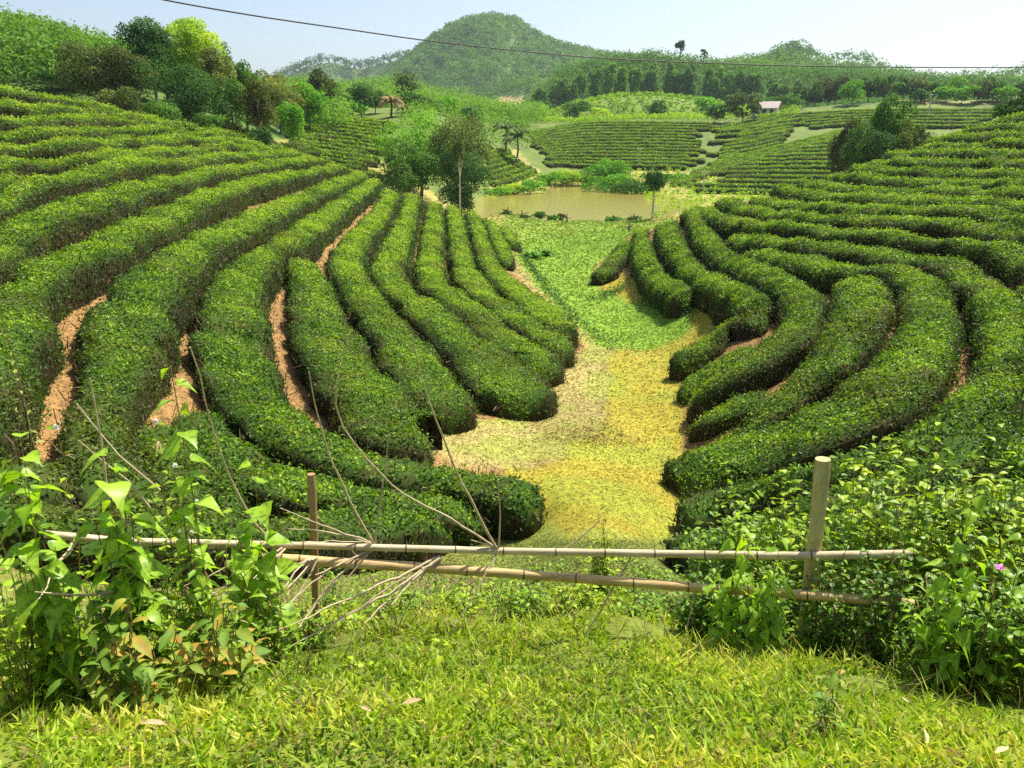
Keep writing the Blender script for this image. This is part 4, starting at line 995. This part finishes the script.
TW = [ # dry side shoots: lists of (px, py, r), start thick
 [(375,545,3.66),(352,505,3.5),(322,440,3.35),(309,372,3.2)],
 [(375,545,3.66),(382,495,3.6),(389,435,3.5)],
 [(497,549,3.66),(455,520,3.6),(390,488,3.5),(350,438,3.4),(324,407,3.35),(337,365,3.3),(352,330,3.25)],
 [(497,549,3.66),(465,490,3.5),(430,410,3.3),(411,335,3.15)],
 [(499,548,3.66),(499,510,3.62),(498,480,3.58)],
 [(497,550,3.66),(478,590,3.5),(452,633,3.4)],
 [(633,553,3.7),(606,600,3.6),(578,650,3.5)],
 [(275,549,3.65),(240,505,3.5),(215,440,3.3),(200,370,3.15),(190,347,3.1)],
 [(282,548,3.62),(262,563,3.5),(248,580,3.35)],
 [(285,549,3.62),(255,575,3.4),(235,605,3.2)],
 [(318,557,3.6),(290,585,3.4),(240,628,3.15)],
 [(318,557,3.6),(296,600,3.45),(276,622,3.35)],
 [(440,556,3.62),(400,575,3.5),(330,608,3.3),(262,635,3.12)],
 [(440,558,3.6),(395,590,3.45),(330,625,3.3),(285,650,3.2)],
 [(430,566,3.62),(415,590,3.5),(398,627,3.45)],
 [(375,545,3.66),(330,532,3.6),(283,528,3.5)],
 [(372,543,3.66),(335,530,3.6),(280,508,3.5)],
 [(285,546,3.66),(330,541,3.75),(365,542,3.8)],
 [(497,548,3.66),(485,542,3.6),(471,540,3.55)],
 [(700,560,3.7),(690,600,3.6),(684,640,3.55)],
 [(560,553,3.7),(575,545,3.7),(600,520,3.75)],
 [(150,508,3.3),(120,470,3.3),(78,440,3.25)],
 [(108,500,3.2),(98,440,3.15),(90,378,3.1)],
 [(160,490,3.3),(115,455,3.3),(76,403,3.35)],
 [(85,530,3.4),(50,575,3.2),(28,598,3.1)],
 [(85,532,3.4),(60,560,3.1),(38,600,2.9)],
 [(120,590,3.0),(80,595,3.0),(35,592,2.9)],
]
for (nx, ny, nr_) in ((285,549,3.65),(318,557,3.6),(375,547,3.66),(440,560,3.62)):
    for k_ in range(5):
        dx = rt.uniform(-110, -20); dy = rt.uniform(10, 85); TW.append([(nx, ny, nr_), (nx + dx*.5, ny + dy*.4 + rt.uniform(-6, 6), nr_ - .1), (nx + dx, ny + dy, nr_ - rt.uniform(.15, .4))])
for q in TW:
    p = np.array([at(*a) for a in q]); p = resample(p, .06) if len(p) > 2 else p
    for _ in range(2): p[1:-1] = (p[:-2]+p[2:]+2*p[1:-1])/4
    p[1:-1] += rt.normal(0, .004, p[1:-1].shape)
    mb_ = MB(); tube(mb_, p - fb, np.linspace(.0075 if q[0][2] > 0 and len(q) > 3 else .0055, .0026, len(p)), k=6); mb_.build('side_shoot', twig_m, parent=fence, smooth=(0,))

# ---- broad leaves
HEART = dict(t=[0, .05, .15, .30, .48, .66, .84, 1], w=[.2, .74, 1.0, .98, .74, .42, .15, 0])
OVATE = dict(t=[0, .15, .40, .65, .88, 1], w=[.05, .55, 1.0, .85, .35, 0])
LANCE = dict(t=[0, .2, .45, .7, .9, 1], w=[.05, .7, 1.0, .7, .3, 0])
def blade_leaves(mb, p, d, L, ratio, tint, shape, r, mat=0, droop=.35, fold=.28):
    """p base points, d directions; broad leaves with a midrib fold and a drooping tip"""
    n = len(p); p = np.asarray(p, float); d = norm(np.asarray(d, float)); L = np.broadcast_to(L, (n,))
    up0 = np.array([0, 0, 1.]) + r.normal(0, .35, (n, 3)); s = norm(np.cross(d, up0)); u = norm(np.cross(s, d))
    t = np.array(shape['t']); w_ = np.array(shape['w']); m = len(t)
    dr = droop * r.uniform(.4, 1.5, n)
    mid = p[:, None] + d[:, None]*(t[None, :, None]*L[:, None, None]) - np.array([0, 0, 1.])*(dr*L)[:, None, None]*(t**2)[None, :, None]
    hw = (w_[None]*L[:, None]*ratio*.5)[..., None]
    wave = 1 + r.normal(0, .12, (n, m, 1))
    lf = mid - s[:, None]*hw*wave + u[:, None]*hw*fold; rg = mid + s[:, None]*hw*wave + u[:, None]*hw*fold
    v = np.stack([lf, mid, rg], 2).reshape(-1, 3)         # n, m, 3
    i = (np.arange(n)*m*3)[:, None, None]; j = (np.arange(m-1)*3)[None, :, None]
    q = np.array([[0, 1, 4, 3]])[None]; q2 = np.array([[1, 2, 5, 4]])[None]
    f = np.concatenate([(i+j+q).reshape(-1, 4), (i+j+q2).reshape(-1, 4)])
    tt = np.repeat(np.broadcast_to(tint, (n,)), m*3).reshape(n, m, 3).copy(); tt[:, :, 1] = np.clip(tt[:, :, 1] + .22, 0, 1)
    mb.add(v, f, mat, tt.ravel())
weed_m = leaf_mat('weed_leaf', [(0, (0.08,0.18,0.012)), (.5, (0.24,0.42,0.02)), (1, (0.38,0.56,0.04))], trans=.45, rough=.4, spec=.35, patch=((.07,.16,.015), .7), pscale=38)
weed2_m = leaf_mat('ribbed_leaf', [(0, (0.06,0.12,0.02)), (.55, (0.16,0.29,0.03)), (.85, (0.34,0.38,0.05)), (1, (0.55,0.30,0.06))], trans=.38, rough=.55, patch=((.08,.17,.03), .4), pscale=16)
herb_m = leaf_mat('herb_leaf', [(0, (0.04,0.10,0.012)), (.5, (0.12,0.25,0.018)), (1, (0.30,0.45,0.03))], trans=.36, rough=.45)
shrub_m = leaf_mat('shrub_leaf', [(0, (0.05,0.12,0.010)), (.5, (0.18,0.32,0.016)), (1, (0.42,0.54,0.03))], trans=.38, rough=.42)
stem_m = solid_mat('green_brown_stem', (0.10,0.10,0.035), (0.22,0.15,0.06), scale=20)
straw_m = leaf_mat('straw_leaf', [(0, (0.16,0.09,0.04)), (.5, (0.36,0.25,0.11)), (1, (0.55,0.44,0.24))], trans=.2, rough=.7)
white_m = solid_mat('white_fluff', (0.65,0.65,0.58), (0.85,0.85,0.80), scale=60)
pink_m = leaf_mat('pink_petal', [(0, (0.45,0.10,0.42)), (1, (0.72,0.30,0.70))], trans=.3)
def plant(name, cat, label, px, r_, top, spread, nst, L, ratio, shape, mat, nlv=9, f0=.2, group=None, seed=0, stemr=.0024, droop=.4, tint=(.35, 1.0), lean=.0, petiole=.3, flowers=0, up=.35, fdir=1.0, hj=.35, straw=0):
    """px: base column; top: pixel row of the highest tip; spread: half width of the tips in pixels"""
    r = np.random.default_rng(seed + int(px)*3)
    x, y, _ = [float(v) for v in ray(px, 600)]; b = np.array([x*r_, y*r_, 0.]); b[2] = float(gz(b[0], b[1]))
    tz = float(ray(px, top)[2])*r_; H = max(.06, tz - b[2]); S = spread*r_/F*1.1
    e = empty(name, b); tag(e, label, cat, group)
    ms, ml, mf, mst = MB(), MB(), MB(), MB()
    tips = []
    for k in range(nst):
        a = r.uniform(0, 6.283); q = math.sqrt(r.random()) * (0.2 if k == 0 else 1); h = H*(1 if k == 0 else r.uniform(1-hj*1.7, 1.0)) * (1 - .35*q*q)
        tip = np.array([math.cos(a)*q*S + lean*S, math.sin(a)*q*S*.7*fdir, h]); bs = np.array([tip[0]*.35 + r.normal(0, .02), tip[1]*.35 + r.normal(0, .02), 0])
        bs[2] = float(gz(b[0]+bs[0], b[1]+bs[1])) - b[2] - .01
        s = np.linspace(0, 1, 9)[:, None]; mid = (bs + tip)/2 + r.normal(0, .04*H, 3)
        p = bs*(1-s)**2 + 2*mid*s*(1-s) + tip*s*s; p[1:-1] += r.normal(0, .006, (7, 3))
        tube(ms, p, np.linspace(stemr, stemr*.5, 9), k=5); tips.append(tip)
        m = max(2, int(nlv*r.uniform(.8, 1.2))); f = np.linspace(f0, 1, m)
        pos = np.stack([np.interp(f, s[:, 0], p[:, i]) for i in range(3)], -1); ang = np.arange(m)*2.4 + r.uniform(0, 6.28)
        d = np.stack([np.cos(ang), np.sin(ang), np.full(m, up) + r.normal(0, .25, m)], -1); LL = L*r.uniform(.65, 1.2, m)*np.where(f > .93, .75, 1)
        pe = pos + norm(d)*LL[:, None]*petiole*.5
        for a_, b_ in zip(pos, pe): tube(ms, [a_, b_], [stemr*.4, stemr*.3], k=3, cap=False)
        t = np.clip(r.uniform(tint[0], tint[1], m), 0, 1)
        blade_leaves(ml, pe, d, LL, ratio, t, shape, r, droop=droop)
        if straw and r.random() < straw:
            nn = 6; ps = pos[r.integers(0, m, nn)]; blade_leaves(mst, ps, r.normal(0, 1, (nn, 3)) - [0, 0, .6], L*.8, ratio*.35, r.uniform(0, 1, nn), LANCE, r, droop=.6)
    ms.build('stem', stem_m, parent=e, smooth=(0,)); ml.build('foliage', mat, parent=e, smooth=(0,))
    if mst.n: mst.build('dry_foliage', straw_m, parent=e)
    for k in range(flowers):
        tp = tips[k % len(tips)] + [0, 0, .012]; mf = MB(); nq = 46
        d = norm(r.normal(0, 1, (nq, 3)) + [0, 0, .3]); leaves(mf, tp + d*.009, d, .012, .004, 0, .5, spread=.3, r=r)
        mf.build('flower', white_m, parent=e)
    return e
P_ = plant
# left clump
P_('tall_weed','weed','tallest leafy weed stalk rising in front of the brown furrow',203,3.10,362,7,3,.10,.76,HEART,weed_m,nlv=20,f0=.3,seed=1,droop=.75,stemr=.004,up=.0,flowers=0)
P_('tall_weed','weed','weed with large heart-shaped leaves left of the tallest stalk',132,3.0,446,28,9,.115,.78,HEART,weed_m,nlv=13,f0=.4,seed=2,droop=.7,stemr=.004,up=.05)
P_('tall_weed','weed','weed with large drooping leaves near the left frame edge',50,3.1,430,26,8,.11,.76,HEART,weed_m,nlv=13,f0=.35,seed=3,droop=.8,up=.0)
P_('tall_weed','weed','weed with bright leaves against the left wooden post',266,3.30,460,16,6,.125,.70,HEART,weed_m,nlv=11,f0=.3,seed=4,droop=.7,up=.0)
P_('tall_weed','weed','weed with hanging leaves just left of the post weed',244,3.2,510,18,7,.095,.66,HEART,weed_m,nlv=9,f0=.1,seed=5,droop=.7)
P_('tall_weed','weed','small-leaved weed at the far left edge of the picture',8,3.3,450,22,9,.085,.62,HEART,weed_m,nlv=9,f0=.1,seed=6,droop=.6)
P_('flowering_weed','weed','wiry weed with white fluffy flower heads in the left clump',183,3.20,420,26,14,.055,.5,OVATE,shrub_m,nlv=14,f0=.15,seed=7,flowers=5,straw=.7,tint=(.3,1))
P_('flowering_weed','weed','thin weed with one white flower head left of the large heart leaves',90,3.30,424,16,4,.05,.5,OVATE,shrub_m,nlv=12,f0=.1,seed=8,flowers=1,straw=.5)
P_('herb','weed','dense small-leaved herb tangle under the tallest stalk',205,3.05,525,44,26,.045,.5,OVATE,herb_m,nlv=14,f0=.05,seed=9,straw=.4)
P_('herb','weed','dense small-leaved herb tangle in the middle of the left clump',140,3.0,535,42,26,.05,.5,OVATE,herb_m,nlv=14,f0=.05,seed=10,straw=.3)
P_('herb','weed','shaded small-leaved herb tangle left of the clump middle',72,3.05,545,40,26,.05,.5,OVATE,herb_m,nlv=13,f0=.05,seed=11,straw=.4)
P_('herb','weed','small-leaved herb tangle at the left frame edge below the leafy weed',10,3.05,545,40,26,.05,.55,OVATE,shrub_m,nlv=12,f0=.05,seed=12)
P_('herb','weed','low herb tangle between the left clump and the left post',262,3.2,560,28,20,.045,.5,OVATE,herb_m,nlv=10,f0=.05,seed=13,straw=.8)
P_('ribbed_shrub','shrub','low shrub with broad ribbed leaves at the front of the left clump',120,2.72,600,58,20,.098,.42,OVATE,weed2_m,nlv=7,f0=.25,seed=14,droop=.55,tint=(.25,.95),stemr=.004,up=.3)
P_('ribbed_shrub','shrub','low shrub with ribbed leaves and yellowish tips right of the bigger one',208,2.72,602,46,16,.092,.42,OVATE,weed2_m,nlv=7,f0=.25,seed=15,droop=.5,tint=(.3,1),stemr=.004,up=.3)
P_('seedling','seedling','small bright seedling in the grass right of the left post',352,2.85,657,16,3,.05,.5,OVATE,shrub_m,nlv=4,f0=.4,seed=16,tint=(.7,1))
P_('seedling','seedling','small bright four-leaved seedling in the middle of the verge',441,2.85,640,8,1,.06,.45,OVATE,shrub_m,nlv=5,f0=.75,seed=17,tint=(.8,1))
# right side
P_('climbing_vine','vine','bright heart-leaved vine draped over both rails left of the right post',735,3.52,500,36,9,.075,.78,HEART,weed_m,nlv=15,f0=.05,seed=20,droop=.8,up=-.05,tint=(.4,1))
P_('climbing_vine','vine','heart-leaved vine hanging in front of the right post',778,3.55,520,30,8,.075,.78,HEART,weed_m,nlv=14,f0=.05,seed=21,droop=.85,up=-.1,tint=(.4,1))
P_('climbing_vine','vine','heart-leaved vine climbing over the rail ends on the right',950,3.42,490,34,8,.078,.76,HEART,weed_m,nlv=14,f0=.1,seed=22,droop=.8,up=-.05,tint=(.3,1))
P_('climbing_vine','vine','small vine clump at the right frame edge',1012,3.45,520,26,6,.065,.76,HEART,weed_m,nlv=12,f0=.1,seed=23,droop=.8,tint=(.2,.8))
sh = [(720,4.5,462,40,.06,'leafy shrub behind the fence at the left foot of the right hedges'),(775,4.4,455,42,.062,'bright leafy shrub behind the vine-covered rail'),(845,4.5,432,44,.065,'tall bright shrub right behind the right post'),
      (905,4.4,420,44,.07,'tallest light green shrub behind the rail ends'),(965,4.4,420,44,.065,'light green shrub below the near right hedges'),(1025,4.4,415,44,.065,'light green shrub cut by the right frame edge'),(1080,4.4,430,44,.065,'light green shrub beyond the right frame edge')]
for i, (px, r_, tp, spd, L_, lab) in enumerate(sh):
    P_('leafy_shrub','shrub',lab,px,r_,tp,spd*1.15,60,L_*1.25,.5,LANCE,shrub_m,nlv=17,f0=.1,seed=30+i,group='shrubs behind the fence on the right',tint=(.25,1) if i not in (0,) else (.0,.7),up=.5,droop=.35)
hb_ = [(705,3.9,560,24,'dark herb clump under the vine left of the right post'),(765,3.85,540,34,'dark herb clump at the foot of the right post'),(838,3.75,530,34,'tangled herb with dry stems right of the right post'),(893,3.7,520,34,'tangled dark herb under the rail ends'),
       (950,3.65,530,34,'dark herb clump under the right vine'),(1005,3.6,540,34,'dark herb clump at the right frame edge'),(1060,3.7,520,34,'dark herb clump beyond the right frame edge')]
for i, (px, r_, tp, spd, lab) in enumerate(hb_):
    P_('herb','weed',lab,px,r_,tp,spd*1.1,44,.05,.55,OVATE,herb_m,nlv=16,f0=.03,seed=40+i,straw=.8 if i in (2,3) else .3,group='herbs under the fence on the right',tint=(.0,.75))
P_('seedling','seedling','upright seedling with pale leaves in the right foreground grass',852,2.30,665,22,4,.055,.42,OVATE,weed2_m,nlv=9,f0=.1,seed=50,tint=(.3,.9),straw=.5)
P_('tall_grass_tuft','grass tuft','tuft of long grass in the shade under the right rail end',930,3.45,600,30,14,.22,.06,LANCE,herb_m,nlv=4,f0=.0,seed=51,droop=.9,up=1.4,tint=(.3,.9),petiole=.05)
P_('tall_grass_tuft','grass tuft','tuft of long grass at the foot of the left ribbed shrub',300,2.9,640,20,10,.16,.06,LANCE,herb_m,nlv=3,f0=.0,seed=52,droop=.9,up=1.4,tint=(.4,1),petiole=.05)
# plants in the valley
for i, (px, r_, top, spd, lab) in enumerate([(530,45,252,7,'dark green broad-leaved clump on the valley grass'),(541,47,250,6,'second broad-leaved clump touching the first on the valley grass')]):
    P_('broad_leaved_plant','plant',lab,px,r_,top,spd,8,.55,.5,OVATE,FM['mid'],nlv=6,f0=.1,seed=60+i,stemr=.02)
# pale weed by the left furrow
P_('flowering_weed','weed','pale thin weed growing by the near left furrow',60,8.6,312,8,5,.10,.3,OVATE,FM['pale'],nlv=10,f0=.1,seed=63,stemr=.008)
# pink flower
c0 = at(1000, 568, 3.25); fe = empty('pink_flower', (c0[0], c0[1], float(gz(c0[0], c0[1])))); tag(fe, 'single pink-purple blossom on a thin stalk at the right', 'flower')
hh_ = c0[2] - float(gz(c0[0], c0[1])); mb = MB(); blade_leaves(mb, np.tile([0, 0, hh_], (6, 1)), np.stack([np.cos(np.arange(6)*1.047), np.sin(np.arange(6)*1.047)-.4, np.full(6, .35)], -1), .024, .75, rng.uniform(.2, 1, 6), OVATE, rng, droop=.1); mb.build('petal', pink_m, parent=fe)
mb = MB(); tube(mb, [(0, .03, 0), (.01, .02, hh_*.5), (0, .002, hh_)], [.003, .0025, .002], k=5); mb.build('stem', stem_m, parent=fe, smooth=(0,))
# fallen leaves
dl_m = leaf_mat('fallen_leaf', [(0, (0.30,0.20,0.09)), (1, (0.58,0.45,0.26))], trans=.1, rough=.7)
for i, (px, py, L_, a_, lab) in enumerate([(402,712,.075,.35,'pale fallen leaf in the grass below the seedling'),(136,733,.11,.1,'long curled dry leaf on the grass at the lower left'),(372,719,.05,2.6,'small brown leaf beside the pale fallen leaf'),(925,752,.07,1.2,'crumpled brown leaf at the lower right'),(993,762,.06,.4,'dry leaf at the lower right corner'),(912,712,.05,2.,'small dry leaf lying right of the seedling')]):
    b_ = hit(px, py); mb = MB(); blade_leaves(mb, [(0, 0, .032)], [(math.cos(a_), math.sin(a_), .05)], L_, .32, .3 + .12*i, OVATE, np.random.default_rng(i), droop=.1, fold=.5)
    o = mb.build('fallen_leaf', dl_m); o.location = b_; tag(o, lab, 'dry leaf')
# low weeds and dry stalks under the rails
for i, (px, r_, top, lab) in enumerate([(345,4.0,600,'low weeds with dry stalks just right of the left post'),(400,4.1,592,'dry stalks and low weeds under the crossing side shoots'),(455,4.15,585,'low green weeds under the middle of the rails'),(520,4.2,575,'weed tuft under the rails below the yellow ground'),(575,4.2,580,'low weeds below the lower rail left of the bare patch'),(640,4.1,600,'low weeds around the bare brown patch'),(600,4.6,520,'tall thin weed standing behind the rails right of the middle'),(300,3.6,600,'dry weed tangle at the foot of the left post')]):
    P_('low_weed','weed',lab,px,r_,top,36 if top > 550 else 14,44,.05,.42,OVATE,herb_m if i % 2 else shrub_m,nlv=8,f0=.1,seed=80+i,straw=.7 if i in (0,1,7) else .25,group='low weeds under the rails',tint=(.2,1))
for i, (px, r_, top) in enumerate([(330,5.2,558),(385,5.4,562),(440,5.5,566),(495,5.6,566),(548,5.8,562),(600,5.9,566),(650,5.6,566),(470,4.8,588),(530,4.8,590),(610,4.7,592),(660,4.5,596),(20,4.6,560),(420,4.7,592)]):
    P_('low_weed','weed','one of the low leafy weeds covering the ground just behind the bamboo rails',px,r_,top,36,30,.05,.45,OVATE,[herb_m, shrub_m][i % 2],nlv=7,f0=.1,seed=100+i,straw=.3,group='low weeds behind the rails',tint=(.2,.9))
# ------------------------------------------------------------------ camera, sky, sun
sc = bpy.context.scene
cam = bpy.data.cameras.new('camera'); co = bpy.data.objects.new('camera', cam); C.objects.link(co)
co.location = (0, 0, 0); co.rotation_euler = (math.pi/2 - PITCH, 0, 0)
cam.sensor_width = 36; cam.lens = 36 * F / 1024; cam.clip_end = 5000; cam.clip_start = 0.05
sc.camera = co
SUN_EL = math.radians(58); SUN_AZ = math.radians(48)      # azimuth from +Y towards +X
w = bpy.data.worlds.new('World'); sc.world = w; w.use_nodes = True
nt = w.node_tree; bg = nt.nodes['Background']
sky = nt.nodes.new('ShaderNodeTexSky'); sky.sky_type = 'NISHITA'; sky.sun_disc = False
sky.sun_elevation = SUN_EL; sky.sun_rotation = SUN_AZ; sky.air_density = 1.0; sky.dust_density = 2.2; sky.ozone_density = 1.5
nt.links.new(sky.outputs[0], bg.inputs[0]); bg.inputs[1].default_value = 0.10
sl = bpy.data.lights.new('sun', 'SUN'); sl.energy = 5.0; sl.angle = math.radians(0.6); sl.color = (1.0, 0.94, 0.82)
so = bpy.data.objects.new('sun', sl); C.objects.link(so)
from mathutils import Vector
dv = Vector((math.cos(SUN_EL)*math.sin(SUN_AZ), math.cos(SUN_EL)*math.cos(SUN_AZ), math.sin(SUN_EL)))
so.rotation_euler = (-dv).to_track_quat('-Z', 'Y').to_euler(); so.location = (30, 30, 60)
vs = sc.view_settings; sc.display_settings.display_device = 'sRGB'
vs.view_transform = 'Standard'; vs.look = 'None'; vs.gamma = 1; vs.use_curve_mapping = False; vs.exposure = 0.86
sc.cycles.max_bounces = 5; sc.cycles.diffuse_bounces = 2; sc.cycles.glossy_bounces = 2; sc.cycles.transmission_bounces = 3; sc.cycles.transparent_max_bounces = 6
sc.cycles.use_denoising = False
# the air over the far hills
hz, nt, out = new_mat('haze_air')
pv = nt.nodes.new('ShaderNodeVolumePrincipled'); pv.inputs['Color'].default_value = (.80, .89, 1, 1); pv.inputs['Density'].default_value = .00016; pv.inputs['Anisotropy'].default_value = .2
nt.links.new(pv.outputs[0], out.inputs['Volume'])
mb = MB(); boxv(mb, -1800, 1800, -1790, 1800, -30, 190); o = mb.build('haze', hz); tag(o, 'thin bluish summer haze lying over the whole valley', 'haze', None, 'stuff')
